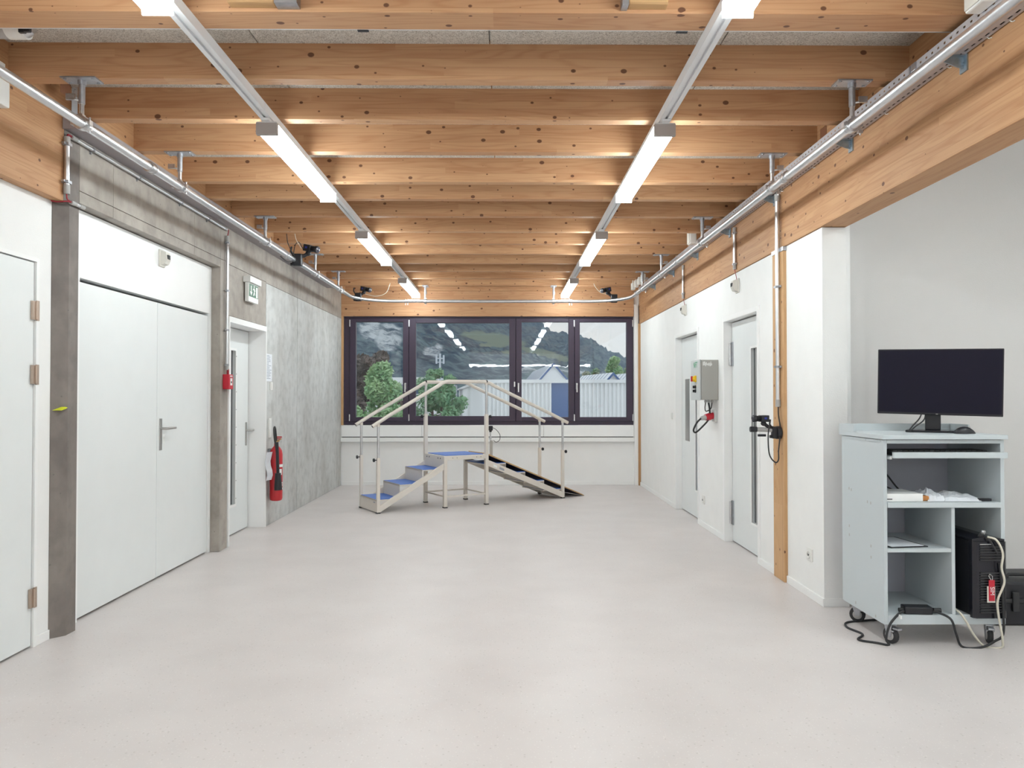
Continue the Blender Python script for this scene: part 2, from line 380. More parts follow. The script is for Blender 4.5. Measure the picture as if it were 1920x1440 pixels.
# ---- left wall: plastered part and concrete part
wl = MB()
wl.box(XL-.25, XL, YF, 3.29, 0, ZB); wl.box(XL-.25, XL, 3.29, 4.345, 2.17, ZB); wl.box(XL-.25, XL, 4.345, 4.47, 0, ZB)
wl = tag(wl.build('wall_left', 'white_plaster'), 'white plastered wall below the timber beam on the left', None, None, 'structure')
MB().box(XC-.2, XC, YF, 4.475, ZB, ZJ).build('glulam_beam', 'spruce_y', wl, bevel=.003)
wc = tag(MB().box(XC-.35, XC-.06, 7.14, 8.25, 2.18, ZJ).box(XC-.35, XC-.02, 8.27, YB, .002, ZJ).box(XC-.35, XC-.1, 4.65, 6.9, 2.6, ZJ).build('wall_concrete', 'concrete_core'),
         'raw grey board-marked concrete wall with formwork joints', None, None, 'structure')
J = .0016
def cpanel(y0, y1, z0, z1, mat='concrete'):
    K = .009 if mat == 'concrete_daylit' else J
    MB().box(XC-.3, XC, y0+K, y1-K, z0+J, z1-J).build('concrete_panel', mat, wc, bevel=.002)
for y0, y1 in ((4.64, 5.04), (5.04, 6.355), (6.355, 6.94)):
    cpanel(y0, y1, 2.56, 2.635); cpanel(y0, y1, 2.635, ZJ)
cpanel(6.94, 7.135, 0, 2.635); cpanel(6.94, 7.135, 2.635, ZJ)
cpanel(7.135, 8.26, 2.145, 2.62); cpanel(7.135, 8.26, 2.62, ZJ)
for y0, y1 in ((8.26, 9.51), (9.51, 11.78), (11.78, YB)):
    cpanel(y0, y1, 0, 2.61, 'concrete_daylit'); cpanel(y0, y1, 2.61, ZJ)
# concrete column with chamfered corner
MB().prism([(XL-.2, 4.47), (XL+.005, 4.47), (XC, 4.535), (XC, 4.635), (XC-.03, 4.64), (XL-.2, 4.64)], 'z', 0, ZB-.01).build('concrete_column', 'concrete_dark', wc)
MB().box(XC-.2, XC-.002, 4.478, 4.64, ZB-.01, ZJ).build('concrete_column', 'concrete_dark', wc)
MB().prism([(4.474, 1.315), (4.51, 1.335), (4.535, 1.33), (4.51, 1.322), (4.474, 1.36)][:4], 'x', XL+.01, XC+.0008).build('paint_mark', 'yellow_paint', wc)
# ---- right wall
wr = MB()
D1 = (6.40, 7.42); D2 = (8.40, 9.52); DT = 2.135
for y0, y1, z0 in ((5.11, D1[0], 0), (D1[0], D1[1], DT), (D1[1], D2[0], 0), (D2[0], D2[1], DT), (D2[1], 12.02, 0)):
    wr.box(XR, XRB, y0, y1, z0, ZB-.004)
wr = tag(wr.build('wall_right', 'white_plaster'), 'white plastered wall with two recessed doors on the right', None, None, 'structure')
MB().box(2.108, XRB, YF, YB, ZB, ZJ).build('glulam_beam', 'spruce_y', wr, bevel=.003)
MB().box(2.085, XRB, 12.0, 12.07, 0, ZB).build('corner_post', 'spruce_z', wr)
MB().box(2.025, 2.083, 12.02, YB+.02, 0, 2.83).build('corner_strip', 'white_paint', wr)
MB().box(2.095, 2.13, 5.765, 5.995, 0, ZB-.035).build('timber_post', 'spruce_z', wr, bevel=.003)
MB().box(2.09, 2.13, 5.755, 6.005, ZB-.035, ZB-.004).build('post_head_plate', 'galvanised', wr)
def baseboard(name, segs):
    b = MB()
    for s in segs: b.box(*s)
    return tag(b.build(name, 'white_paint', bevel=.003), None, None, None, 'structure')
baseboard('baseboard_right', [(2.108, XR, y0, y1, 0, .055) for y0, y1 in ((5.11, 5.76), (6.0, D1[0]-.02), (D1[1]+.02, D2[0]-.02), (D2[1]+.02, 12.0))]+[(2.108, XRB, 5.098, 5.11, 0, .055)])
baseboard('baseboard_left', [(XL, XL+.01, 4.345, 4.47, 0, .055), (XL, XL+.01, YF, 3.26, 0, .055)])
# ---- alcove wall behind the trolley, side bay, wall behind the camera
wa = tag(MB().box(XRB, XS+.2, 5.45, 5.7, 0, ZC+.02).build('wall_alcove', 'alcove_plaster'), 'plain light grey wall of the alcove behind the monitor', None, None, 'structure')
MB().box(XRB+.004, XRB+.045, 5.16, 5.45, 0, ZB+.3).build('corner_bead', 'white_paint', wa)
MB().box(XRB+.05, 2.52, 5.36, 5.45, 0, ZC).build('pilaster', 'alcove_plaster', wa)
tag(MB().box(XS, XS+.2, YF, 5.45, 0, ZC+.02).build('wall_side', 'white_plaster'), 'white wall closing the side bay', None, None, 'structure')
tag(MB().box(-2.9, XS+.2, YF-.2, YF, 0, ZC+.02).build('wall_rear', 'white_plaster'), 'white wall behind the viewer', None, None, 'structure')
baseboard('baseboard_alcove', [(XRB+.05, XS, 5.348, 5.45, 0, .055)])
# ---- window wall
wb = MB()
wb.box(-2.9, XRB, YB, YB+.3, 0, .742).box(-2.9, XRB, YB+.06, YB+.3, .742, .80).box(-2.9, -2.535, YB, YB+.3, .76, ZC).box(2.022, XRB, YB, YB+.3, .76, ZC).box(-2.54, 2.03, YB, YB+.3, 2.645, ZC)
wb = tag(wb.build('wall_back', 'white_paint'), 'white wall with parapet below the long window band', None, None, 'structure')
MB().box(-2.565, 2.022, YB-.035, YB, 2.645, 3.04).build('header_beam', 'spruce_x', wb, bevel=.003)
MB().box(-2.563, -2.53, YB-.03, YB, .94, 2.645).build('corner_post', 'spruce_z', wb)
MB().box(-2.563, 2.02, YB+.045, YB+.062, .738, .80).build('painted_gap_shade', 'board_dark', wb)  # dark strip painted as the shade between panel and ledge
for x0, x1 in ((-2.563, -1.31), (-1.306, .6), (.604, 2.02)):
    MB().box(x0, x1, YB-.02, YB+.04, .760, .938).build('parapet_panel', 'white_paint', wb, bevel=.002)
MB().box(-2.563, 2.024, YB-.06, YB, .68, .747).build('parapet_ledge', 'white_paint', wb, bevel=.004)
baseboard('baseboard_back', [(-2.563, 2.083, YB-.012, YB, 0, .06)])

# ---- the window band
wi = group_empty('window_1', 'structure', (0, YB+.02, 0)); wi['label'] = 'dark purple-brown framed window band of four panes'
f = MB(); f.box(-2.53, 2.02, 0, .09, .94, 1.0).box(-2.53, 2.02, 0, .09, 2.615, 2.645).box(-2.53, -2.437, 0, .09, 1.0, 2.615).box(2.01, 2.02, 0, .09, 1.0, 2.615)
for x in (-1.51, .168, 1.091): f.box(x-.02, x+.02, .02, .09, 1.0, 2.615)
f.build('window_frame', 'window_brown', wi, bevel=.003)
S = [(-2.433, -1.514, -2.341, -1.603), (-1.506, .164, -1.401, .067), (.172, 1.087, .26, .999), (1.095, 2.008, 1.175, 1.913)]
for i, (a, b, c, d) in enumerate(S):
    z0, z1 = (1.064, 2.558) if i != 1 else (1.08, 2.542)
    s = MB().box(a, c, -.03, .06, 1.003, 2.612).box(d, b, -.03, .06, 1.003, 2.612).box(c, d, -.03, .06, 1.003, z0).box(c, d, -.03, .06, z1, 2.612)
    so = s.build('window_sash', 'window_brown', wi, bevel=.004)
    MB().box(c-.005, d+.005, .018, .024, z0-.005, z1+.005).build('window_pane', 'window_glass', so)
    hx = {0: (a,), 1: (a,), 2: (b,), 3: (b,)}[i]
    for x in hx:
        for z in (2.53, 1.05):
            MB().box(x-.008, x+.008, -.045, -.028, z-.045, z+.06).build('hinge', 'aluminium', so)
    if i in (0, 2, 3):
        x = (d+.04) if i == 0 else (c-.05)
        h = MB().rbox(x-.014, x+.014, -.042, -.029, 1.50, 1.60).cyl((x, -.04, 1.58), (x, -.075, 1.58), .009).rbox(x-.011, x+.011, -.085, -.068, 1.455, 1.59)
        h.build('window_handle', 'steel', so)
    if i == 1:
        MB().rbox(d+.07, d+.095, -.042, -.029, 1.54, 1.62).build('lock_rosette', 'steel', so)

# ---- doors
def lever(parent, x, y, z, sx, sy, zl=None):
    """handle plate and lever: sx = direction out of the door, sy = direction of the lever"""
    zl = z if zl is None else zl
    h = MB().rbox(x, x+sx*.008, y-.018, y+.018, zl-.16, zl+.085, .003).build('handle_plate', 'steel_handle', parent)
    MB().tube([(x+sx*.006, y, z), (x+sx*.05, y, z), (x+sx*.058, y+sy*.02, z), (x+sx*.058, y+sy*.14, z)], .010, 10).build('lever', 'steel_handle', h)
    return h
# door 1, single flush door on the left, nearest
d1 = group_empty('door_1'); d1['label'] = 'white flush door with brass-toned hinges before the concrete column'
MB().box(XL-.06, XL-.004, 3.29, 4.315, .012, 2.145).build('door_leaf', 'door_white', d1, bevel=.002)
MB().box(XL-.12, XL-.08, 3.27, 4.345, 0, 2.17).build('gap_liner', 'black_plastic', d1)
MB().box(XL-.1, XL+.008, 4.321, 4.347, 0, 2.172).box(XL-.1, XL+.008, 3.26, 3.284, 0, 2.172).box(XL-.1, XL+.008, 3.284, 4.321, 2.15, 2.172).build('door_frame', 'white_paint', d1)
for z in (1.876, 1.518, .277):
    h = MB().box(XL-.002, XL+.010, 4.285, 4.316, z-.052, z+.052).build('hinge', 'brass_hinge', d1)
    MB().box(XL+.004, XL+.013, 4.320, 4.342, z-.056, z+.056).cyl((XL+.012, 4.318, z-.05), (XL+.012, 4.318, z+.05), .008, 10).build('hinge_pin', 'brass_hinge', h)
# door 2, double door
d2 = group_empty('door_2'); d2['label'] = 'white double door with wide white surround in concrete opening'
XD = -2.645
MB().box(XD-.1, XD, 4.642, 4.797, 0, 2.555).box(XD-.1, XD, 6.895, 6.938, 0, 2.555).box(XD-.1, XD, 4.797, 6.895, 2.135, 2.555).build('door_surround', 'white_paint', d2)
MB().box(XD-.14, XD-.105, 4.7, 6.93, 0, 2.2).build('gap_liner', 'black_plastic', d2)
l1 = MB().box(XD-.06, XD-.012, 4.80, 5.893, .016, 2.112).build('door_leaf', 'door_white', d2, bevel=.002)
l2 = MB().box(XD-.06, XD-.012, 5.899, 6.885, .016, 2.112).build('door_leaf', 'door_white', d2, bevel=.002)
lever(l2, XD-.012, 5.955, 1.148, 1, 1, 1.14)
MB().box(XD-.012, XD-.0095, 5.99, 6.03, 1.03, 1.10).build('door_sticker', 'sign_white', l2)
# door 3, recessed left door with slim glass
d3 = group_empty('door_3'); d3['label'] = 'white recessed door with slim vertical glass in concrete wall'
MB().box(-2.80, XC+.012, 7.14, 7.165, 0, 2.14).box(-2.80, XC+.012, 8.235, 8.26, 0, 2.14).box(-2.80, XC+.012, 7.165, 8.235, 2.085, 2.14).build('door_frame', 'white_paint', d3, bevel=.002)
MB().box(-2.84, -2.80, 7.14, 8.26, 0, 2.14).build('gap_liner', 'black_plastic', d3)
lf = MB().box(-2.79, -2.74, 7.175, 7.685, .012, 2.078).box(-2.79, -2.74, 7.835, 8.222, .012, 2.078).box(-2.79, -2.74, 7.685, 7.835, .012, .30).box(-2.79, -2.74, 7.685, 7.835, 1.86, 2.078)
lf = lf.build('door_leaf', 'door_white', d3)
pn = MB().box(-2.775, -2.768, 7.68, 7.84, .29, 1.87).build('glass_strip', 'dark_glass', lf)
fr = MB()
for y0, y1, z0, z1 in ((7.665, 7.69, .28, 1.88), (7.83, 7.855, .28, 1.88), (7.69, 7.83, .28, .305), (7.69, 7.83, 1.855, 1.88)): fr.box(-2.742, -2.732, y0, y1, z0, z1)
fr.build('glazing_bead', 'white_paint', lf)
h3 = MB()
for k in range(9): h3.cyl((-2.733, 7.842, .36+k*.18), (-2.729, 7.842, .36+k*.18), .005, 8)
tag(h3.build('bead_screw', 'steel_handle', lf), kind='stuff')
lever(lf, -2.74, 8.16, 1.035, 1, 1)
# doors 4 and 5, recessed doors in the right wall
def right_door(n, Y0, Y1, label, glass, hinges, plate=None, pull=None):
    d = group_empty('door_%d' % n); d['label'] = label
    X1 = 2.188
    MB().box(2.108, 2.25, Y0-.02, Y0+.025, 0, 2.155).box(2.108, 2.25, Y1-.025, Y1+.02, 0, 2.155).box(2.108, 2.25, Y0+.025, Y1-.025, 2.11, 2.155).build('door_frame', 'white_paint', d, bevel=.003)
    MB().box(2.25, 2.284, Y0, Y1, 0, DT).build('gap_liner', 'black_plastic', d)
    a, b, z0, z1 = glass
    lf = MB().box(X1, X1+.05, Y0+.03, a, .012, 2.098).box(X1, X1+.05, b, Y1-.03, .012, 2.098).box(X1, X1+.05, a, b, .012, z0).box(X1, X1+.05, a, b, z1, 2.098).build('door_leaf', 'door_white', d)
    MB().box(X1+.018, X1+.025, a-.004, b+.004, z0-.004, z1+.004).build('glass_strip', 'dark_glass', lf)
    mb = MB()
    for y0, y1, q0, q1 in ((a-.02, a, z0-.02, z1+.02), (b, b+.02, z0-.02, z1+.02), (a, b, z0-.02, z0), (a, b, z1, z1+.02)): mb.box(X1-.008, X1+.004, y0, y1, q0, q1)
    mb.build('glazing_bead', 'white_paint', lf)
    MB().box(X1+.004, X1+.016, (a+b)/2+.01, (a+b)/2+.03, z0, z1).build('glazing_bar', 'grey_plastic', lf)
    for z in hinges:
        h = MB().box(X1-.012, X1-.001, Y1-.075, Y1-.03, z-.115, z+.115).build('hinge', 'galvanised', d)
        MB().cyl((X1-.02, Y1-.035, z-.105), (X1-.02, Y1-.035, z+.105), .013, 12).build('hinge_barrel', 'steel', h)
    if plate: MB().box(X1-.006, X1+.001, *plate).build('push_plate', 'steel_handle', lf)
    if pull: MB().box(X1-.022, X1+.001, *pull).build('pull_bar', 'steel_handle', lf)
    return d
right_door(4, *D1, 'white recessed door with tall glass slit beside timber post', (6.56, 6.80, .28, 1.82), (1.80, .28), pull=(6.475, 6.515, .88, 1.60))
right_door(5, *D2, 'white recessed door with push plate behind grey control box', (8.62, 8.80, .32, 1.80), (), plate=(9.10, 9.30, .86, 1.60))

# ------------------------------------------------------------------ ceiling lamps on tracks
def lamp(x, y, label):
    t = thing('ceiling_lamp', (x, y, 2.905), label, 'lamp', 'linear ceiling lamps on two tracks')
    W, Hh, Ln = .058, .062, 1.54
    prof = [(-W, Hh), (-W, .018), (-W+.014, 0), (W-.014, 0), (W, .018), (W, Hh)]
    MB().prism(prof, 'y', .03, Ln).build('diffuser', 'opal_lamp', t)
    MB().box(-W-.002, W+.002, -.002, .03, -.002, Hh+.002).build('end_cap', 'lamp_cap', t)
    MB().box(-W-.002, W+.002, Ln, Ln+.012, -.002, Hh+.002).build('end_cap', 'opal_lamp', t)
    MB().box(-W, W, 0, Ln, Hh+.001, Hh+.008).build('back_plate', 'lamp_grey', t)
    for q0, q1 in ((-.03, .05), (Ln-.1, Ln)): MB().box(-.024, .024, q0, q1, Hh+.008, Hh+.022).build('track_adapter', 'track_grey', t)
lamp_y = (10.26, 7.33, 4.41, 1.48)
names = {('l', 0): 'small bright linear lamp nearest the window on the concrete-wall side', ('l', 1): 'bright linear lamp second from the window on the concrete-wall side',
         ('l', 2): 'long bright linear lamp third from the window on the concrete-wall side', ('l', 3): 'linear lamp on the concrete-wall side cut off by the picture top',
         ('r', 0): 'small bright linear lamp nearest the window on the door-wall side', ('r', 1): 'bright linear lamp second from the window on the door-wall side',
         ('r', 2): 'long bright linear lamp third from the window on the door-wall side', ('r', 3): 'linear lamp on the door-wall side cut off by the picture top'}
for s, x in (('l', -1.372), ('r', .925)):
    for i, y in enumerate(lamp_y): lamp(x, y, names[(s, i)])
    for k in range(1): lamp(x, -1.45-2.93*k, '%s linear lamp on the %s side behind the viewer' % (('nearer', 'farther')[k], 'concrete-wall' if s == 'l' else 'door-wall'))
    t = thing('lamp_track', (x, 0, 2.99), 'long pale grey lamp track under the joists on the %s side' % ('concrete-wall' if s == 'l' else 'door-wall'), 'lamp track', 'lamp tracks')
    for y0, y1 in ((YF+.3, -1.6), (-1.597, 2.2), (2.203, 4.27), (4.273, 8.0), (8.003, 11.92)):
        MB().box(-.032, -.008, y0, y1, 0, .05).box(.008, .032, y0, y1, 0, .05).box(-.008, .008, y0, y1, .012, .05).build('track_profile', 'track_grey', t)
# lamps crossing behind the camera (mirrored in the window glass) and lamps added over the side bay to brighten the alcove
for i, x in enumerate((-.6, 1.0, 2.6)):
    t = thing('pendant_lamp', (x, -5.2, 2.52), 'crosswise pendant lamp behind the viewer, number %s from the left' % ('one', 'two', 'three')[i], 'lamp', 'crosswise pendant lamps')
    MB().rbox(-.76, .76, -.05, .05, 0, .06, .01).build('diffuser', 'opal_lamp', t)
    for q in (-.5, .5): MB().cyl((q, 0, .05), (q, 0, ZC-2.52), .003, 6).build('suspension_wire', 'steel', t)

for i, y in enumerate((-3.2, 2.1)):
    t = thing('pendant_lamp', (3.45, y, 2.98), 'added unseen lamp over the side bay brightening the alcove, number %s' % ('one', 'two', 'three')[i], 'lamp', 'added lamps brightening the alcove')
    MB().rbox(-.06, .06, 0, 1.54, 0, .06, .01).build('diffuser', 'opal_lamp', t)
    for q in (.3, 1.2): MB().cyl((0, q, .05), (0, q, ZC+.03-2.98), .003, 6).build('suspension_wire', 'steel', t)

# ------------------------------------------------------------------ camera rail: one bent tube with hangers
ZT = 2.812; TL, TR, TY, RB = -2.195, 1.815, 11.475, .62
rail = thing('tube_rail', (0, 0, ZT), 'aluminium tube rail running around the hall below the joists', 'rail')
def arc(cx, cy, a0, a1, n=14): return [(cx+RB*math.cos(R(a0+(a1-a0)*i/n)), cy+RB*math.sin(R(a0+(a1-a0)*i/n)), 0) for i in range(n+1)]
rt = .024
MB().tube([(TL, YF+.3, 0), (TL, 4.02, 0)], rt, 20).build('tube', 'aluminium', rail)
MB().tube([(TL, 4.025, 0), (TL, 7.4, 0)], rt, 20).build('tube', 'aluminium', rail)
MB().tube([(TL, 7.405, 0), (TL, TY-RB-.3, 0)], rt, 20).build('tube', 'aluminium', rail)
MB().tube([(TL, TY-RB-.295, 0)]+arc(TL+RB, TY-RB, 180, 90)+[(TL+RB+.35, TY, 0)], rt, 20).build('tube', 'aluminium', rail)
MB().tube([(TL+RB+.355, TY, 0), (TR-RB-.25, TY, 0)], rt, 20).build('tube', 'aluminium', rail)
MB().tube([(TR-RB-.245, TY, 0)]+arc(TR-RB, TY-RB, 90, 0)+[(TR, TY-RB-.3, 0)], rt, 20).build('tube', 'aluminium', rail)
MB().tube([(TR, TY-RB-.305, 0), (TR, 7.4, 0)], rt, 20).build('tube', 'aluminium', rail)
MB().tube([(TR, 7.395, 0), (TR, 4.03, 0)], rt, 20).build('tube', 'aluminium', rail)
MB().tube([(TR, 4.025, 0), (TR, YF+.3, 0)], rt, 20).build('tube', 'aluminium', rail)
def hanger(x, y, s, cross=False):
    """ceiling plate, telescopic stem, wing bolt and tube clamp"""
    h = bpy.data.objects.new('hanger', None); COL.objects.link(h); h.parent = rail; h.location = (x, y, 0)
    if cross: h.rotation_euler = (0, 0, R(90))
    top = ZJ-ZT
    p = MB().box(-.09, .09, -.045, .045, top-.007, top)
    for q in (-.072, .072):
        for r in (-.028, .028): p.cyl((q, r, top-.012), (q, r, top-.006), .008, 8)
    p.build('ceiling_plate', 'galvanised', h)
    MB().cyl((0, 0, .10), (0, 0, top-.007), .0165, 14).cyl((0, 0, top-.03), (0, 0, top-.006), .021, 14).build('stem', 'galvanised', h)
    MB().cyl((0, 0, .03), (0, 0, .12), .0125, 12).build('inner_stem', 'steel', h)
    MB().cyl((0, 0, .118), (s*.035, -.01, .122), .006, 8).box(s*.03, s*.075, -.016, -.004, .118, .15).build('wing_bolt', 'steel', h)
    c = MB().tube([(0, -.02, 0), (0, .02, 0)], .036, 18).box(-.05, -.028, -.016, .016, -.012, .014).box(.028, .05, -.016, .016, -.012, .014)
    c.cyl((.042, 0, -.05), (.042, 0, .03), .005, 8).box(.03, .054, -.006, .006, -.04, -.026).box(-.012, .012, -.016, .016, .028, .046)
    c.build('tube_clamp', 'steel', h)
for y in (3.985, 5.19, 7.04, 8.9, 10.12): hanger(TL, y, -1)
for y in (3.985, 5.19, 7.04, 8.9, 10.12): hanger(TR, y, 1)
for y in (1.42, -1.1): hanger(TL, y, -1); hanger(TR, y, 1)
for x in (-1.19, .725): hanger(x, TY, 1, True)
for x, y, cr in ((TL, 5.0-.24, 0), (TL, 7.72, 0), (TR, 4.93, 0), (TR, 8.05, 0), (TL, 10.35, 0), (TR, 10.5, 0)):
    c = MB().tube([(x, y-.035, 0), (x, y+.035, 0)], .0315, 18)
    for q in (-.025, .025): c.tube([(x, y+q-.006, 0), (x, y+q+.006, 0)], .0345, 18)
    c.build('coupling', 'steel', rail)
for x in (-1.47, .98):
    c = MB()
    for q in (-.018, .018): c.tube([(x+q-.005, TY, 0), (x+q+.005, TY, 0)], .033, 18).box(x+q-.006, x+q+.006, TY-.008, TY+.008, -.06, -.025)
    c.build('coupling', 'steel', rail)

# ------------------------------------------------------------------ cable tray, duct and conduits
tray = thing('cable_tray', (2.04, 0, 2.958), 'perforated steel cable tray along the timber beam', 'cable tray')
MB().box(-.06, .06, 0, 11.35, 0, .0015).box(-.06, -.0585, 0, 11.35, .0015, .052).box(.0585, .06, 0, 11.35, .0015, .052).box(-.06, -.05, 0, 11.35, .052, .0535).build('tray_channel', 'perforated_steel', tray)
MB().rbox(-.052, .052, .01, 11.3, .003, .040, .008).build('cable_bundle', 'black_rubber', tray)
for k, y in enumerate((2.2, 3.485, 4.637, 5.96, 7.16, 8.36, 9.55, 10.75)):
    b = MB().prism([(-.075, -.002), (.066, -.002), (.066, -.06), (.03, -.052), (-.06, -.016)], 'y', y-.003, y+.003)
    b.box(-.075, .066, y-.018, y+.018, -.006, -.001).box(.060, .0675, y-.028, y+.028, -.075, .0)
    b.cyl((.052, y, -.04), (.061, y, -.04), .010, 8).build('wall_bracket', 'galvanised_blue', tray)
for y in (3.15, 3.3, 3.6, 4.2, 5.2, 5.8): MB().tube([(.055, y, -.002), (.058, y-.01, -.010), (.07, y-.012, -.006)], .0022, 6).build('cable_tie', 'white_plastic', tray)
MB().rbox(-.068, -.060, 3.66, 3.70, .012, .05, .002).rbox(-.068, -.060, 3.71, 3.72, .005, .05, .002).build('tray_joiner', 'galvanised', tray)
duct = thing('cable_duct', (XC, 4.52, 2.95), 'dark grey metal cable duct along the concrete wall', 'cable duct')
MB().rbox(.0, .105, -.06, 6.55, 0, .078, .004).build('duct_body', 'duct_grey', duct)
MB().box(.003, .11, -.066, -.058, -.004, .082).build('duct_end', 'duct_grey', duct)
MB().box(.098, .109, -.06, 6.55, .06, .084).build('duct_lid', 'duct_grey', duct)
def conduit(name, pts, r, label, ends=True, clips=(), wall=None, mat='aluminium', group='metal conduits'):
    b = Vector(pts[0]); t = thing(name, b, label, 'conduit', group)
    q = [Vector(p)-b for p in pts]
    MB().tube(q, r, 12).build('pipe', mat, t)
    if ends:
        d = (q[-1]-q[-2]).normalized(); MB().tube([q[-1]-d*.05, q[-1]+d*.004], r*1.18, 12).build('end_sleeve', 'grey_plastic', t)
        d = (q[0]-q[1]).normalized(); MB().tube([q[0]-d*.05, q[0]+d*.004], r*1.18, 12).build('end_sleeve', 'grey_plastic', t)
    for c in clips:
        cc = Vector(c)-b; m = MB().box(cc.x-r*1.3, cc.x+r*1.3, cc.y-r*1.3, cc.y+r*1.3, cc.z-.008, cc.z+.008)
        if wall == 'L': m.box(-.02+cc.x, cc.x, cc.y-.005, cc.y+.005, cc.z-.005, cc.z+.005).box(cc.x-.01, cc.x+.006, cc.y-r*2.6, cc.y, cc.z-.006, cc.z+.006)
        if wall == 'R': m.box(cc.x, cc.x+.03, cc.y-.005, cc.y+.005, cc.z-.005, cc.z+.005).box(cc.x-.004, cc.x+.012, cc.y-r*2.8, cc.y, cc.z-.008, cc.z+.008)
        m.build('pipe_clip', 'galvanised', t)
    return t
t = conduit('conduit', [(XC+.02, 4.52, 2.918), (XC+.02, 7.03, 2.918)], .0105, 'thin horizontal metal conduit under the cable duct on concrete')
for y in (4.75, 5.35, 6.05, 6.6):
    MB().box(-.02, .012, y-4.52-.008, y-4.52+.008, -.014, .014).box(-.02, -.008, y-4.52-.004, y-4.52+.004, -.028, 0).build('pipe_clip', 'galvanised', t)
conduit('conduit', [(XC+.022, 7.05, 2.86), (XC+.022, 7.05, 1.64)], .0125, 'vertical metal conduit leading down to the red fire alarm box', clips=[(XC+.022, 7.05, z) for z in (2.8, 2.36, 2.0, 1.68)], wall='L')
conduit('conduit', [(XC+.02, 4.47, 2.90), (XC+.02, 4.47, 2.575)], .015, 'short vertical metal conduit at the end of the left timber beam', clips=[(XC+.02, 4.47, z) for z in (2.86, 2.64)], wall='L')
t = conduit('conduit', [(XC+.018, 4.52, 2.535), (XC+.014, 4.66, 2.538)], .011, 'stub of metal conduit with red wires on the concrete column')
conduit('conduit', [(2.080, 5.84, 2.935), (2.080, 5.84, 1.32)], .0175, 'tall vertical metal conduit in front of the timber post', clips=[(2.080, 5.84, z) for z in (2.23, 1.62)], wall='R')
conduit('conduit', [(2.092, 6.975, 2.93), (2.092, 6.975, 2.555)], .0135, 'short metal conduit above the nearer white motion sensor', clips=[(2.092, 6.975, z) for z in (2.88, 2.60)], wall='R')
conduit('conduit', [(2.092, 9.0, 2.93), (2.092, 9.0, 2.545)], .0135, 'short metal conduit above the farther white motion sensor', clips=[(2.092, 9.0, 2.6)], wall='R')
# red wires
def cable(name, pts, r, mat, label, cat='cable', n=8, raw=False, group=None):
    b = Vector(pts[0]); p = [Vector(q)-b for q in pts]
    if not raw: p = spline(p, 7)
    o = MB().tube(p, r, n).build(name, mat, None, b); return tag(o, label, cat, group)
cable('red_wire', [(XC+.02, 4.47, 2.575), (XC+.02, 4.475, 2.545), (XC+.02, 4.50, 2.538), (XC+.018, 4.53, 2.535)], .004, 'red_cable', 'red wires looping from the short conduit to the stub on the column')
cable('red_wire', [(XL+.012, 4.44, 2.524), (XC-.02, 4.455, 2.522), (XC+.012, 4.475, 2.53), (XC+.02, 4.52, 2.535)], .004, 'red_cable', 'red wire tucked under the end of the left timber beam')
cable('red_wire', [(XC+.02, 4.47, 2.90), (XC+.022, 4.475, 2.918), (XC+.02, 4.50, 2.922), (XC+.02, 4.53, 2.918)], .005, 'red_cable', 'red wire bundle at the upper end of the short left conduit')
cable('red_wire', [(2.092, 6.975, 2.55), (2.10, 6.965, 2.50), (2.106, 6.95, 2.44), (2.108, 6.95, 2.42)], .003, 'red_cable', 'red wire dropping to the nearer white motion sensor')
cable('red_wire', [(2.092, 9.0, 2.54), (2.10, 8.99, 2.50), (2.106, 8.97, 2.45), (2.108, 8.97, 2.42)], .003, 'red_cable', 'red wire dropping to the farther white motion sensor')
cable('red_wire', [(XC+.02, 7.03, 2.92), (XC+.03, 7.05, 2.915), (XC+.022, 7.05, 2.86)], .004, 'red_cable', 'red wire joining the horizontal and vertical left conduits')

# ------------------------------------------------------------------ small wall devices
def sensor(loc, s, label):
    t = thing('motion_sensor', loc, label, 'sensor', 'motion sensors above the doors')
    MB().rbox(*sorted((0, s*.014)), -.045, .045, -.065, .065, .004).build('base_plate', 'cream_plastic', t)
    MB().prism([(s*.014, .055), (s*.014, -.055), (s*.045, -.045), (s*.060, -.01), (s*.052, .045)], 'y', -.036, .036).build('housing', 'cream_plastic', t)
    MB().box(*sorted((s*.048, s*.064)), -.020, .020, -.008, .024).build('lens_window', 'print_black', t)
sensor((XD, 5.92, 2.455), 1, 'cream motion sensor above the white double door')
sensor((XR, 6.965, 2.40), -1, 'cream motion sensor above the door beside the timber post')
sensor((XR, 8.98, 2.405), -1, 'cream motion sensor above the door behind the control box')
# exit sign
t = thing('exit_sign', (XC, 7.70, 2.35), 'green and white emergency exit sign on the concrete wall', 'exit sign')
MB().rbox(0, .075, -.17, .17, .165, .225, .004).build('housing', 'sign_white', t)
pl = MB().rbox(.012, .05, -.145, .145, -.02, .165, .003).build('sign_panel', 'sign_white', t)
MB().box(.05, .0515, -.135, .135, .03, .155).build('green_field', 'sign_green', pl)
MB().box(.0515, .053, .07, .115, .035, .14).build('door_symbol', 'sign_white', pl)
MB().box(.0515, .053, -.09, -.07, .07, .14).prism([(-.115, .08), (-.045, .08), (-.08, .04)], 'x', .0515, .053).build('arrow_symbol', 'sign_white', pl)
rm = MB().lathe([(.001, 0), (.012, .0), (.012, .0015), (.001, .0015)], (.0515, .01, .138), 10, 'x')
rm.prism([(-.004, .125), (.022, .122), (.028, .09), (.008, .085)], 'x', .0515, .053).prism([(.008, .088), (.022, .09), (.040, .058), (.030, .052)], 'x', .0515, .053).prism([(.010, .088), (.020, .085), (-.005, .045), (-.02, .05)], 'x', .0515, .053).prism([(-.004, .122), (-.028, .105), (-.024, .098), (0, .112)], 'x', .0515, .053).prism([(.022, .12), (.045, .10), (.040, .094), (.020, .108)], 'x', .0515, .053)
rm.build('running_figure', 'sign_white', pl)
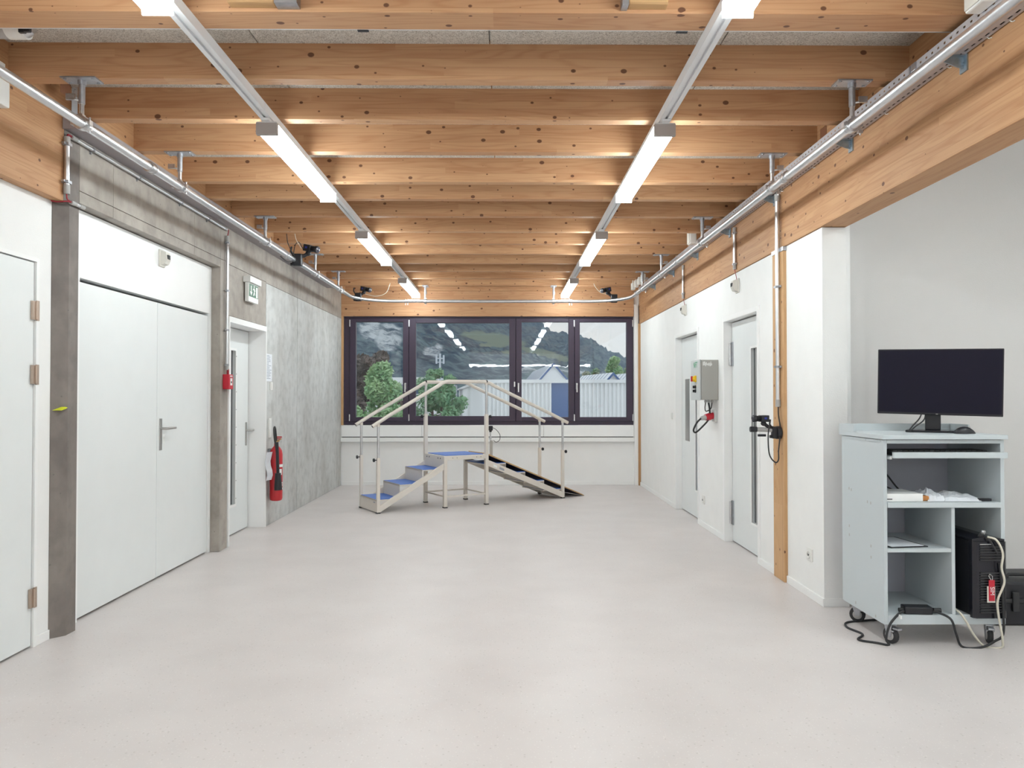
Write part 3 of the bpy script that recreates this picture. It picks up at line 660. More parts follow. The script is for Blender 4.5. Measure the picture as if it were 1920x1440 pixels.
# fire alarm call point
t = thing('fire_alarm_box', (XC, 7.06, 1.46), 'red fire alarm call point beside the white recessed door', 'fire alarm')
MB().rbox(0, .058, -.055, .055, 0, .135, .004).build('housing', 'red_plastic', t)
MB().box(.058, .060, -.022, .026, .035, .10).build('break_glass', 'sign_white', t)
MB().box(.060, .061, -.010, .014, .055, .072).build('button_mark', 'print_black', t)
lettering('lettering', 'FEUER', .022, 'sign_white', t, (.0588, 0, .117), (R(90), 0, R(90)))
MB().cyl((.028, 0, .13), (.028, 0, .185), .011, 10).build('cable_gland', 'red_cable', t)
# paper notice and switches on the concrete
t = thing('paper_notice', (XC, 8.375, 1.557), 'printed white notice sheet taped to the concrete wall', 'notice')
MB().box(.001, .0025, -.103, .103, 0, .296).build('sheet', 'paper', t)
lines = MB()
random.seed(3)
for k in range(17):
    z = .275-k*.0155; lines.box(.0025, .003, -.085, -.085+random.uniform(.07, .17), z, z+.006)
tag(lines.build('printed_lines', 'print_grey', t), kind='stuff')
def plate(name, loc, s, hy, hz, label, rockers=1, cat='switch', depth=.012):
    t = thing(name, loc, label, cat)
    MB().rbox(*sorted((0, s*depth)), -hy, hy, -hz, hz, .003).build('cover_plate', 'white_plastic', t)
    for k in range(rockers):
        z = (k-(rockers-1)/2)*(2*hz/rockers); q = hz/rockers*.72
        MB().rbox(*sorted((s*depth, s*(depth+.005))), -hy*.62, hy*.62, z-q, z+q, .002).build('rocker', 'white_plastic', t)
    return t
plate('wall_switch', (XC, 8.445, 1.505), 1, .042, .044, 'small white wall switch under the paper notice')
plate('wall_switch', (XC, 8.395, 1.05), 1, .045, .105, 'white double switch plate above the fire extinguisher hose', 2)
plate('wall_switch', (XR, 9.736, 1.143), -1, .042, .042, 'white wall switch between window corner and farther right door')
def socket(loc, label):
    t = plate('wall_socket', loc, -1, .043, .043, label, 0, 'socket')
    MB().lathe([(.026, -.012), (.026, -.019), (.022, -.019), (.020, -.013)], (0, 0, 0), 16, 'x').build('socket_insert', 'white_plastic', t)
    m = MB()
    for y, z in ((-.009, .003), (.009, .003), (0, -.004)): m.cyl((-.0205, y, z), (-.012, y, z), .0025, 8)
    m.build('pin_hole', 'print_black', t)
socket((XR, 8.19, .29), 'white wall socket low between the two right doors'); socket((XR, 5.335, .297), 'white wall socket low beside the timber post')
# ------------------------------------------------------------------ fire extinguisher
t = thing('fire_extinguisher', (XC+.085, 8.37, .265), 'red fire extinguisher with black horn hanging on the concrete wall', 'fire extinguisher')
MB().lathe([(.045, 0), (.062, .008), (.068, .03), (.068, .50), (.060, .545), (.040, .575), (.024, .59), (.022, .62)], n=24).build('cylinder', 'red_paint', t)
MB().lathe([(.0, .0), (.0682, .02), (.0685, .395), (.0685, .40), (.068, .405)][2:], n=24).build('band', 'red_plastic', t)
v = MB().cyl((0, 0, .615), (0, 0, .66), .016, 12).cyl((0, 0, .64), (.035, 0, .65), .010, 10).build('valve', 'brass', t)
MB().rbox(-.02, .06, -.010, .010, .68, .694, .003).rbox(-.012, .05, -.008, .008, .664, .674, .003).box(-.01, .01, -.008, .008, .655, .69).build('carry_handle', 'red_paint', v)
MB().cyl((.03, -.015, .655), (.05, .02, .665), .006, 8).build('pressure_pin', 'brass', v)
hp = spline([(0, -.01, .65), (.01, -.045, .68), (.015, -.085, .76), (.02, -.13, .80), (.025, -.165, .77), (.03, -.165, .69), (.04, -.15, .60), (.05, -.145, .52)], 7)
MB().tube(hp, .011, 10).build('hose', 'black_rubber', t)
MB().cyl((.05, -.145, .64), (.058, -.13, .30), .017, 12).cyl((.058, -.13, .31), (.06, -.125, .13), .030, 16, .042).build('discharge_horn', 'black_plastic', t)
lb = MB()
for z0, z1, a0, a1 in ((.365, .395, -35, 25), (.28, .345, -25, 5), (.19, .2, -25, 20), (.175, .183, -25, 20), (.16, .168, -25, 20), (.12, .14, -30, 25)):
    n = 6; vs = []
    for i in range(n+1):
        a = R(a0+(a1-a0)*i/n-22)
        for z in (z0, z1): vs.append((.0692*math.cos(a), .0692*math.sin(a), z))
    lb.add(vs, [(2*i, 2*i+2, 2*i+3, 2*i+1) for i in range(n)])
tag(lb.build('label_marks', 'sign_white', t), kind='stuff')
MB().box(-.085, -.06, -.03, .03, .46, .56).box(-.085, -.05, -.02, .02, .54, .56).build('wall_hook', 'galvanised', t)
t = thing('paper_tag', (XC+.03, 8.19, .50), 'crumpled white paper tag hanging behind the fire extinguisher', 'tag')
vs = []; n = 6
for i in range(n+1):
    for j in range(3): vs.append((.012*math.sin(i*1.3)+j*.016, j*.045+.01*math.sin(i*.9), i*.05))
MB().add(vs, [(i*3+j, i*3+j+1, i*3+j+4, i*3+j+3) for i in range(n) for j in range(2)], True).build('tag_sheet', 'paper', t)

# ------------------------------------------------------------------ control cabinet with plug
t = thing('control_box', (XR, 7.795, 1.358), 'grey electrical control box with yellow switch lettered NFT', 'control box')
MB().rbox(-.172, 0, -.175, .175, 0, .40, .006).build('box_body', 'box_grey', t)
dr = MB().rbox(-.190, -.174, -.178, .178, -.003, .403, .005).build('box_door', 'box_front', t)
lettering('lettering', 'NFT', .085, 'nft_green', dr, (-.1908, -.02, .35), (R(90), 0, R(-90)))
k = MB().rbox(-.205, -.189, -.06, .0, .18, .245, .003).build('rotary_plate', 'yellow_plastic', dr)
MB().lathe([(.027, -.205), (.027, -.222), (.02, -.226)], (0, -.03, .212), 14, 'x').build('rotary_ring', 'yellow_plastic', k)
MB().rbox(-.240, -.222, -.042, -.018, .185, .24, .004).build('rotary_grip', 'red_plastic', k)
for z in (.13, .09):
    b = MB().lathe([(.018, -.190), (.018, -.200), (.014, -.203)], (0, -.03, z), 14, 'x').build('push_button', 'print_black', dr)
    MB().rbox(-.222, -.203, -.036, -.024, z-.014, z+.014, .003).build('button_cap', 'black_plastic', b)
MB().box(-.1915, -.190, -.10, -.05, .135, .16).build('lock_plate', 'cream_plastic', dr)
sk = MB(); random.seed(5)
for q in range(11): x = -.155+q*.0085; sk.box(x, x+.006, -.1762, -.175, .335+random.uniform(0, .012), .37+random.uniform(-.01, .014))
tag(sk.build('worn_sticker', 'sign_white', t), kind='stuff')
for x in (-.11, -.08, -.045): MB().cyl((x, -.1, -.03), (x, -.1, .002), .012, 10).cyl((x, -.1, -.018), (x, -.1, -.008), .016, 6).build('cable_gland', 'grey_plastic', t)
t = thing('plug_socket', (XR, 7.72, 1.20), 'red industrial power plug in grey socket below the control box', 'plug')
MB().rbox(-.03, 0, -.055, .055, -.06, .06, .005).build('socket_base', 'box_front', t)
MB().cyl((-.03, -.01, .0), (-.075, -.025, -.01), .033, 16).build('socket_collar', 'red_plastic', t)
p = MB().cyl((-.07, -.023, -.009), (-.115, -.036, -.018), .038, 16, .032).build('plug_body', 'red_plastic', t)
MB().cyl((-.115, -.036, -.018), (-.165, -.05, -.028), .027, 14, .018).build('plug_grip', 'grey_plastic', p)
b = (XR, 7.72, 1.20)
cable('power_cable', [(XR-.165, 7.67, 1.172), (XR-.21, 7.65, 1.13), (XR-.245, 7.64, 1.06), (XR-.22, 7.65, 1.035), (XR-.15, 7.67, 1.09), (XR-.08, 7.68, 1.17), (XR-.07, 7.69, 1.25), (XR-.08, 7.695, 1.33)], .009, 'black_rubber', 'thick black cable looping from red plug up to the control box')
cable('power_cable', [(XR-.045, 7.695, 1.33), (XR-.06, 7.69, 1.27), (XR-.11, 7.68, 1.245), (XR-.12, 7.68, 1.28), (XR-.11, 7.695, 1.33)], .005, 'black_rubber', 'thin black cable looping under the control box glands')

# ------------------------------------------------------------------ tracking cameras
def tracker(loc, yaw, label, flip=1, pitch=-12, arm=(0, 0, .06), scale=1.0):
    """black clamp, arm and small camera with lens; loc = clamp centre on its tube"""
    t = thing('tracking_camera', loc, label, 'camera', 'small black tracking cameras')
    c = MB().rbox(-.035, .035, -.025, .025, -.045, .045, .008).cyl((-.05, 0, -.03), (-.02, 0, -.03), .012, 10).build('clamp', 'black_plastic', t)
    MB().tube([(-.03, 0, .03), (-.05, 0, .065), (-.045, 0, .10)], .007, 8).build('clamp_lever', 'black_plastic', c)
    MB().tube([(0, 0, .03), tuple(Vector(arm)*.6), arm], .014, 10).lathe([(.004, -.02), (.018, -.012), (.022, 0), (.018, .012), (.004, .02)], arm, 12).build('ball_joint', 'black_plastic', t)
    h = bpy.data.objects.new('camera_head', None); COL.objects.link(h); h.parent = t; h.location = Vector(arm)+Vector((0, 0, .012)); h.rotation_euler = (R(pitch), 0, R(yaw))
    MB().rbox(-.027, .027, -.035, .03, 0, .05, .004).build('camera_body', 'black_plastic', h)
    MB().box(-.0275, .0275, -.015, .005, .02, .034).build('camera_badge', 'blue_plastic', h)
    MB().lathe([(.019, .03), (.022, .034), (.022, .06), (.026, .063), (.026, .085), (.023, .088)], (0, 0, .025), 16, 'y').build('lens', 'black_plastic', h)
    MB().lathe([(.022, .0), (.016, .003), (.004, .005)], (0, .0875, .025), 16, 'y').build('lens_glass', 'lens_glass', h)
    t.scale = (scale,)*3
    return t
tracker((TL+.03, 8.02, 2.815), -115, 'black tracking camera clamped to the tube rail over the concrete wall', arm=(.075, .02, .055), scale=1.4)
tracker((TL+.06, 11.18, 2.835), -120, 'black tracking camera at the bend of the rail beside the concrete wall', arm=(.06, .0, .05), scale=1.35)
tracker((TR-.20, 11.36, 2.84), 125, 'black tracking camera near the rail bend beside the cable tray', arm=(-.07, 0, .06), scale=1.35)
t = tracker((2.06, 5.83, 1.12), 100, 'black tracking camera with loose cable on the timber post', arm=(-.10, -.01, .07), pitch=0)
MB().cyl((.03, 0, .0), (.0, 0, 0), .05, 18).build('mounting_plate', 'black_plastic', t)
MB().cyl((-.03, 0, .02), (-.16, -.005, .025), .017, 12).build('support_arm', 'grey_plastic', t)
MB().cyl((-.15, -.005, .025), (-.20, -.005, .026), .021, 12).rbox(-.14, -.08, -.01, .01, -.03, -.012, .003).build('arm_knob', 'black_plastic', t)
cable('camera_cable', [(2.08, 5.84, 1.32), (2.08, 5.835, 1.25), (2.085, 5.82, 1.18), (2.08, 5.80, 1.12), (2.06, 5.78, .99), (2.055, 5.77, .92), (2.03, 5.77, .90), (1.99, 5.78, .96), (1.985, 5.79, 1.10), (2.0, 5.80, 1.20), (1.97, 5.81, 1.235), (1.94, 5.82, 1.215)], .005, 'black_rubber', 'black cable looping from the conduit to the camera on the timber post')
for a, lab in (([(TL+.02, 7.95, 2.84), (TL-.02, 7.85, 2.95), (TL-.03, 7.83, 3.05)], 'black cable rising from the camera over the concrete wall to the joists'),):
    cable('camera_cable', a, .004, 'black_rubber', lab)
cable('camera_cable', [(TL+.09, 8.0, 2.93), (TL+.06, 7.97, 2.99), (TL+.02, 7.98, 2.97), (TL, 7.99, 2.90), (TL+.01, 7.93, 2.80), (TL-.02, 7.82, 2.765), (TL-.06, 7.72, 2.80)], .004, 'black_rubber', 'black cable hanging under the rail at the camera over the concrete wall')
cable('camera_cable', [(TL+.08, 7.98, 2.93), (TL+.05, 7.9, 3.0), (TL+.04, 7.88, 3.06)], .003, 'cable_cream', 'cream cable rising from the camera over the concrete wall')
cable('camera_cable', [(TL+.16, 11.18, 2.88), (TL+.32, 11.2, 2.85), (TL+.46, 11.2, 2.90), (TL+.52, 11.2, 3.04)], .004, 'cable_cream', 'cream cable sagging beside the camera at the left rail bend')
cable('camera_cable', [(TR-.30, 11.36, 2.90), (TR-.40, 11.36, 2.93), (TR-.47, 11.36, 3.0), (TR-.5, 11.36, 3.06)], .004, 'cable_cream', 'cream cable sagging beside the camera near the cable tray')
# small white boxes on the tray and beam
def jbox(loc, s, label, hoop=True):
    t = thing('junction_box', loc, label, 'junction box', 'pale power boxes along the cable tray')
    MB().rbox(-s*.28, s*.28, -s*.5, s*.5, 0, s*1.15, s*.07).build('box_body', 'white_plastic', t)
    MB().rbox(-s*.34, -s*.28, -s*.42, s*.42, s*.06, s*1.08, s*.02).build('box_cover', 'cream_plastic', t)
    if hoop: MB().tube(bez((0, s*.2, s*1.1), (0, s*.2, s*1.9), (s*.1, s*1.3, s*1.9), (s*.1, s*1.5, s*.6)), s*.06, 8).build('cable_loop', 'white_plastic', t)
jbox((1.93, 7.9, 2.962), .12, 'single pale box with cable loop on the cable tray')
for k, y in enumerate((10.45, 10.72, 11.0, 11.27)):
    jbox((1.885, y, 2.955), .09, ('first', 'second', 'third', 'fourth')[k]+' pale box of the row of four, counted away from the viewer')
jbox((1.945, 3.10, 2.985), .12, 'large white box on the cable tray at the picture top', False)
t = thing('wall_box', (XC, 3.84, 2.86), 'white plastic box on the left beam at the picture edge', 'junction box')
MB().rbox(0, .045, -.08, .075, 0, .13, .006).build('box_body', 'white_plastic', t); MB().rbox(0, .05, -.03, .03, .13, .21, .004).build('cable_cover', 'white_plastic', t)

# ------------------------------------------------------------------ fittings on the nearest beam
t = thing('curtain_track', (0, 3.428, 3.045), 'slim grey aluminium track behind the nearest ceiling beam', 'track')
MB().box(-2.3, 2.05, 0, .014, 0, .03).build('profile', 'track_grey', t)
for x in (-.64, .80): MB().rbox(x-.026, x+.026, .010, .03, -.004, .022, .004).build('clip', 'black_plastic', t); MB().box(x-.010, x+.010, .030, .033, .0, .018).build('clip_spring', 'steel', t)
t = thing('ventilation_pipe', (-2.56, 3.56, 3.112), 'grey pipe end with white collar behind the nearest beam', 'pipe')
MB().cyl((0, 0, 0), (.26, 0, 0), .055, 20).build('pipe', 'grey_plastic', t)
MB().cyl((.26, 0, 0), (.34, 0, 0), .058, 20).build('collar', 'white_plastic', t)
MB().cyl((.34, 0, 0), (.37, 0, 0), .05, 20, .03).build('pipe_mouth', 'steel', t)
MB().rbox(.345, .375, -.07, -.05, -.06, .0, .004).build('clip', 'black_plastic', t)
MB().rbox(.38, .41, -.09, -.07, -.065, -.02, .004).build('clip', 'black_plastic', t)
for x0, x1, g0, g1, lab in ((-1.17, -.975, -.97, -.875, 'left'), (.525, .69, .495, .522, 'right')):
    t = thing('hanger_block', (0, 3.27, 3.05), 'pale wood block with grey steel channel on the nearest beam, %s one' % lab, 'bracket')
    MB().rbox(x0, x1, -.05, 0, .005, .17, .003).build('wood_block', 'plywood', t)
    MB().box(g0, g1, -.06, 0, -.0, .17).build('steel_channel', 'galvanised', t)

# ------------------------------------------------------------------ training stairs
ST = thing('training_stairs', (-1.508, 9.172, 0), 'cream steel training stairs with handrails and blue treads before the window', 'stairs', rz=math.atan2(.5096, .8604))
W = .575; PZ = .652; P0, P1 = .882, 1.473; EX = 2.668
def leg(x, y, z, name='leg', s=.022, foot=True):
    o = MB().box(x-s, x+s, y-s, y+s, .012, z).build(name, 'cream_steel', ST, bevel=.003)
    if foot: MB().box(x-s-.003, x+s+.003, y-s-.003, y+s+.003, 0, .014).build('foot', 'black_rubber', o)
    return o
def knob(p, x, y, z, dx, dy):
    MB().cyl((x, y, z), (x+dx*.03, y+dy*.03, z), .006, 8).cyl((x+dx*.028, y+dy*.028, z), (x+dx*.045, y+dy*.045, z), .022, 8).build('clamp_knob', 'black_plastic', p)
# platform
leg(P0, 0, PZ-.05); leg(P1, W, PZ-.05)
pa = leg(P0, W, 1.162, 'post'); pc = leg(P1, 0, 1.162, 'post')
for p, x, y in ((pa, P0, W), (pc, P1, 0)):
    MB().cyl((x, y, 1.1), (x, y, 1.545), .0165, 14).build('inner_tube', 'steel', p)
    MB().box(x-.02, x+.02, y-.012, y+.012, 1.535, 1.56).build('rail_saddle', 'cream_steel', p)
knob(pa, P0-.02, W, 1.13, -1, 0); knob(pc, P1+.02, 0, 1.13, 1, 0)
pf = MB().box(P0-.02, P1+.02, -.02, .0, PZ-.058, PZ-.006).box(P0-.02, P1+.02, W, W+.02, PZ-.058, PZ-.006).box(P0-.02, P0, 0, W, PZ-.16, PZ-.006).box(P1, P1+.02, 0, W, PZ-.058, PZ-.006).box(P0, P1, 0, W, PZ-.02, PZ-.006).build('platform_frame', 'cream_steel', ST, bevel=.002)
MB().box(P0+.02, P1-.03, .03, W-.03, PZ-.006, PZ+.002).build('platform_mat', 'blue_mat', pf)
hs = MB()
for x in (.98, 1.04, 1.32, 1.38): hs.cyl((x, -.0215, PZ-.032), (x, -.019, PZ-.032), .005, 8)
for y in (.09, .16, .42, .49): hs.cyl((P0-.0215, y, PZ-.04), (P0-.019, y, PZ-.04), .010, 10)
tag(hs.build('bolt_hole', 'print_black', pf), kind='stuff')
for a, b in (((P0, 0), (P1, 0)), ((P0, W), (P1, W)), ((P0, 0), (P0, W)), ((P1, 0), (P1, W))):
    dx = .008 if a[0] == b[0] else 0; dy = .008 if a[1] == b[1] else 0
    MB().box(a[0]-dx, b[0]+dx, a[1]-dy, b[1]+dy, .132, .150).build('crossbar', 'cream_steel', ST)
# end posts
for x, y, kx in ((0, 0, -1), (0, W, -1), (EX, 0, 1), (EX, W, 1)):
    p = leg(x, y, .66, 'post', .019)
    MB().cyl((x, y, .6), (x, y, 1.045), .0155, 14).build('inner_tube', 'steel', p)
    MB().cyl((x-.0, y, 1.03), (x, y, 1.062), .02, 12).build('rail_saddle', 'cream_steel', p)
    knob(p, x+kx*.018, y, .635, kx, 0)
# stair flights
def flight(x0, n, run, rise, sgn):
    """steps from ground at x0 towards the platform; sgn = +1 climbs along x"""
    for k in range(n):
        a = x0+sgn*run*k; b = x0+sgn*run*(k+1); z = rise*(k+1)
        st = MB().box(a, a+sgn*.003, .022, W-.022, z-rise+(.012 if k == 0 else .0), z).box(a, b+sgn*.02, .022, W-.022, z-.018, z-.004).build('step', 'cream_steel', ST)
        MB().box(a+sgn*.003, b, .028, W-.028, z-.004, z+.003).build('tread_mat', 'blue_mat', st)
flight(-.015, 3, .2985, PZ/4, 1); flight(EX+.01, 4, -.0+.3, PZ/5, -1)
def stringer(x0, z0, x1, z1, y):
    d = .039; MB().prism([(x0, z0-d), (x1, z1-d), (x1, z1+d), (x0, z0+d)], 'y', y-.015, y+.015).build('stringer', 'cream_steel', ST, bevel=.002)
for y in (0, W):
    stringer(.019, .052, P0-.022, .515, y); stringer(EX-.019, .055, P1+.022, .535, y)
MB().box(-.0164, -.0155, .055, .115, .118, .132).build('maker_plate', 'print_grey', ST)
st = MB().prism([(1.57, .515), (1.625, .492), (1.625, .462), (1.57, .485)], 'y', -.0165, -.0152).build('type_sticker', 'sign_white', ST)
MB().prism([(1.66, .476), (1.73, .447), (1.73, .418), (1.66, .447)], 'y', -.0166, -.0152).build('type_sticker', 'print_grey', ST)
# handrails
zr = 1.58
for y, joint in ((0, P1), (W, P0)):
    path = [(-.075, y, 1.035), (.12, y, 1.153)]+[tuple(v) for v in bez((P0-.10, y, zr-.062), (P0-.03, y, zr-.02), (P0-.01, y, zr), (P0+.06, y, zr), 8)]
    path += [tuple(v) for v in bez((P1-.06, y, zr), (P1+.02, y, zr), (P1+.04, y, zr-.015), (P1+.12, y, zr-.055), 8)]+[(EX-.2, y, 1.157), (EX+.085, y, 1.03)]
    h = MB().tube(path, .0225, 16).build('handrail', 'cream_steel', ST)
    d = (Vector(path[0])-Vector(path[1])).normalized(); MB().tube([Vector(path[0])-d*.004, Vector(path[0])+d*.002], .019, 14).build('end_plug', 'black_plastic', h)
    MB().tube([(joint-.008, y, zr), (joint+.008, y, zr)], .0238, 16).build('rail_joint', 'black_plastic', h)
    MB().rbox(joint-.012, joint+.012, y-.01, y+.01, zr-.045, zr-.018, .003).build('rail_bracket', 'black_plastic', h)
# ramp board laid over the far flight
rb = thing('ramp_board', (-1.508, 9.172, 0), 'plywood ramp board laid over the far flight of the training stairs', 'ramp', rz=math.atan2(.5096, .8604))
MB().prism([(1.502, .640), (3.06, .003), (3.06, .009), (3.02, .032), (1.502, .657)], 'y', .035, W-.03).build('board', 'plywood', rb)
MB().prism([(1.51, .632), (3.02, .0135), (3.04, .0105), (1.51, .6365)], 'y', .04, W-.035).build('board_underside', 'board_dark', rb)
# camera stand clamped behind the ramp
t = thing('camera_stand', (-.191, 10.62, .40), 'grey upright with small black camera behind the training stairs', 'stand')
MB().box(-.02, .02, -.015, .015, 0, .385).build('upright', 'grey_plastic', t)
MB().cyl((-.01, 0, .385), (-.01, 0, .50), .010, 10).cyl((-.01, 0, .40), (-.01, 0, .43), .016, 10).build('spigot', 'steel', t)
MB().cyl((-.01, 0, .50), (-.01, 0, .52), .018, 12).rbox(-.035, .022, -.03, .03, .52, .585, .008).build('camera_body', 'black_plastic', t)
MB().tube(spline([(.02, 0, .56), (.07, 0, .53), (.12, 0, .46), (.115, 0, .39), (.07, 0, .36), (.03, 0, .385)], 6), .004, 8).build('cable', 'black_rubber', t)

# ------------------------------------------------------------------ trolley with computer
CX, CY = 2.12, 4.30; CW, CD = .683, .53
ct = thing('computer_trolley', (CX, CY, 0), 'light grey computer trolley on castors with open shelves', 'trolley')
MB().box(0, .022, 0, CD, .12, 1.152).build('side_panel', 'cart_grey', ct, bevel=.002)
MB().box(CW-.022, CW, 0, CD, .12, 1.152).build('side_panel', 'cart_grey', ct, bevel=.002)
MB().box(.022, CW-.022, CD-.015, CD-.004, .17, 1.13).build('back_panel', 'cart_inside', ct)
tp = MB().box(-.012, CW+.012, -.018, CD+.012, 1.155, 1.180).build('table_top', 'cart_grey', ct, bevel=.002)
MB().box(-.012, CW+.012, CD, CD+.012, 1.18, 1.225).box(-.012, -.002, CD-.19, CD, 1.18, 1.225).box(CW+.002, CW+.012, CD-.19, CD, 1.18, 1.225).build('raised_lip', 'cart_grey', tp)
MB().box(.022, CW-.022, 0, .02, 1.132, 1.152).build('front_rail', 'cart_grey', ct)
kd = MB().box(.038, CW+.002-.01, -.045, -.025, 1.052, 1.085).box(.04, CW-.03, -.025, .36, 1.052, 1.062).build('keyboard_drawer', 'cart_grey', ct, bevel=.002)
MB().box(.023, .036, -.03, .36, 1.045, 1.062).build('drawer_runner', 'steel', kd)
MB().box(.022, CW-.022, -.005, CD-.016, .772, .802).build('shelf', 'cart_grey', ct, bevel=.002)
MB().box(.385, .405, .005, CD-.016, .174, .772).build('divider', 'cart_grey', ct, bevel=.002)
MB().box(.022, .385, .01, CD-.016, .520, .542).build('shelf', 'cart_grey', ct, bevel=.002)
MB().box(.022, CW-.022, 0, CD-.016, .12, .174).build('base_board', 'cart_grey', ct, bevel=.002)
rl = MB().box(-.004, 0, .03, CD-.03, 1.138, 1.150)
for y in (.06, .2, .36): rl.cyl((-.006, y, 1.143), (0, y, 1.143), .005, 8)
rl.build('side_rail', 'cart_grey', ct)
dots = MB()
for y, z in ((.43, .83), (.40, .825), (.19, .78), (.15, .778), (.43, .60), (.43, .545), (.15, .53), (.15, .465), (.35, .15), (.1, .14)): dots.box(-.0006, 0, y-.005, y+.005, z-.008, z+.008)
tag(dots.build('screw_hole', 'grey_plastic', ct), kind='stuff')
def caster(x, y, rz):
    c = bpy.data.objects.new('castor', None); COL.objects.link(c); c.parent = ct; c.location = (x, y, 0); c.rotation_euler = (0, 0, R(rz))
    w_ = MB().lathe([(.012, -.014), (.040, -.014), (.046, -.009), (.046, .009), (.040, .014), (.012, .014)], (0, 0, .046), 20, 'x').build('wheel', 'black_rubber', c)
    MB().lathe([(.012, -.0155), (.027, -.0155), (.027, .0155), (.012, .0155)], (0, 0, .046), 16, 'x').build('hub', 'grey_plastic', w_)
    MB().prism([(-.012, .04), (.012, .04), (.03, .105), (-.02, .105)], 'x', -.020, -.016).prism([(-.012, .04), (.012, .04), (.03, .105), (-.02, .105)], 'x', .016, .020).box(-.02, .02, -.02, .03, .100, .106).cyl((0, .01, .104), (0, .01, .12), .022, 14).build('fork', 'galvanised', c)
    MB().rbox(-.016, .016, -.06, -.02, .085, .097, .003).rbox(-.022, .022, -.03, -.01, .07, .08, .003).build('brake', 'galvanised', c)
caster(.065, .055, 25); caster(CW-.06, .055, -20); caster(.065, CD-.06, 60); caster(CW-.06, CD-.06, 15)
# monitor
mo = thing('monitor', (2.60, 4.66, 1.181), 'large black flat monitor standing on the grey trolley', 'monitor', rz=R(-30.8))
MB().box(-.14, .13, -.13, .07, 0, .012).build('stand_foot', 'black_glossy', mo, bevel=.004)
MB().box(-.04, .045, -.0, .03, .012, .20).build('stand_neck', 'black_plastic', mo, bevel=.004)
hd = bpy.data.objects.new('display', None); COL.objects.link(hd); hd.parent = mo; hd.location = (.035, -.01, .297); hd.rotation_euler = (R(2), R(1.2), 0)
MB().rbox(-.333, .333, -.012, .012, -.195, .205, .004).rbox(-.2, .2, .012, .04, -.14, .15, .01).build('display_case', 'black_plastic', hd)
MB().box(-.326, .326, -.0130, -.0115, -.182, .198).build('screen', 'screen_black', hd)
MB().box(-.012, .0, -.0135, -.012, -.191, -.187).build('logo_mark', 'grey_plastic', hd)
mu = thing('mouse', (2.665, 4.44, 1.181), 'black computer mouse beside the monitor foot', 'mouse', rz=R(8))
n = 10; vs = []; fs = []
for i in range(n+1):
    tt = i/n; x = -.06+.12*tt; hgt = .040*math.sin(math.pi*min(1, .08+tt*.9))**.6; ww = .031*(math.sin(math.pi*(.06+.88*tt))**.45)
    for j in range(9):
        a = math.pi*j/8; vs.append((x, ww*math.cos(a), hgt*math.sin(a)**.7 if 0 < j < 8 else 0))
for i in range(n):
    for j in range(8): fs.append((i*9+j, i*9+j+1, (i+1)*9+j+1, (i+1)*9+j))
fs.append(tuple(range(9))); fs.append(tuple(n*9+j for j in range(9)))
mm = MB().add(vs, fs, True).build('mouse_shell', 'black_plastic', mu)
MB().cyl((.028, -.004, .033), (.028, .004, .033), .008, 10).build('scroll_wheel', 'grey_plastic', mu)
kb = thing('keyboard', (CX+.34, CY+.12, 1.063), 'black keyboard lying in the pulled-out trolley drawer', 'keyboard')
MB().rbox(-.28, .27, -.10, .06, 0, .022, .004).build('keyboard_case', 'black_plastic', kb)
keys = MB()
for r in range(5):
    for c in range(18): keys.box(-.27+c*.03, -.245+c*.03, -.09+r*.029, -.066+r*.029, .022, .028)
tag(keys.build('key', 'black_rubber', kb), kind='stuff')
pc = thing('computer_tower', (CX+.575, CY-.022, .175), 'black computer tower standing in the trolley', 'computer')
MB().box(-.092, .09, .03, .46, 0, .415).build('tower_case', 'black_plastic', pc)
fp = MB().prism([(-.092, .03), (.098, .03), (.098, .0), (.085, -.012), (-.075, -.012), (-.092, .0)], 'z', -.012, .412).build('front_panel', 'black_glossy', pc)
MB().prism([(-.092, .412), (.09, .412), (.09, .425), (-.02, .44), (-.092, .425)], 'y', .0, .46).build('top_cover', 'black_glossy', pc)
for k in list(range(6))+list(range(10, 26)):
    z = .385-k*.0145; MB().box(-.055, .075, -.0175, -.012, z-.004, z+.0035).build('vent_rib', 'black_rubber', fp)
MB().box(-.055, .012, -.0135, -.012, .396, .401).build('front_trim', 'grey_plastic', fp)
for z in (.262, .250): MB().box(.052, .058, -.0135, -.012, z, z+.006).build('status_light', 'cream_plastic', fp)
MB().cyl((-.03, .03, .43), (-.03, .0, .462), .012, 10).lathe([(.010, 0), (.013, .004), (.010, .012)], (-.03, -.002, .462), 12).build('key_lock', 'steel', pc)
MB().tube(bez((-.015, .02, .43), (-.01, -.04, .44), (.0, -.03, .40), (.032, -.03, .355)), .005, 8).build('power_switch_cable', 'black_rubber', pc)
tg = thing('red_tag', (CX+.57, CY-.052, .345), 'red key tag with white lettering hanging on the computer tower', 'tag')
MB().box(-.022, .022, 0, .003, -.09, .0).build('tag_sleeve', 'cream_plastic', tg)
MB().box(-.014, .018, -.003, 0, -.08, .035).build('tag_strap', 'red_plastic', tg)
lettering('lettering', 'SIM', .032, 'sign_white', tg, (.003, -.0035, -.025), (R(90), R(90), 0))
MB().tube([(.002, -.001, .03), (-.008, .008, .055), (.0, .014, .065), (.012, .008, .055), (.006, -.001, .03)], .002, 8).build('split_ring', 'steel', tg)
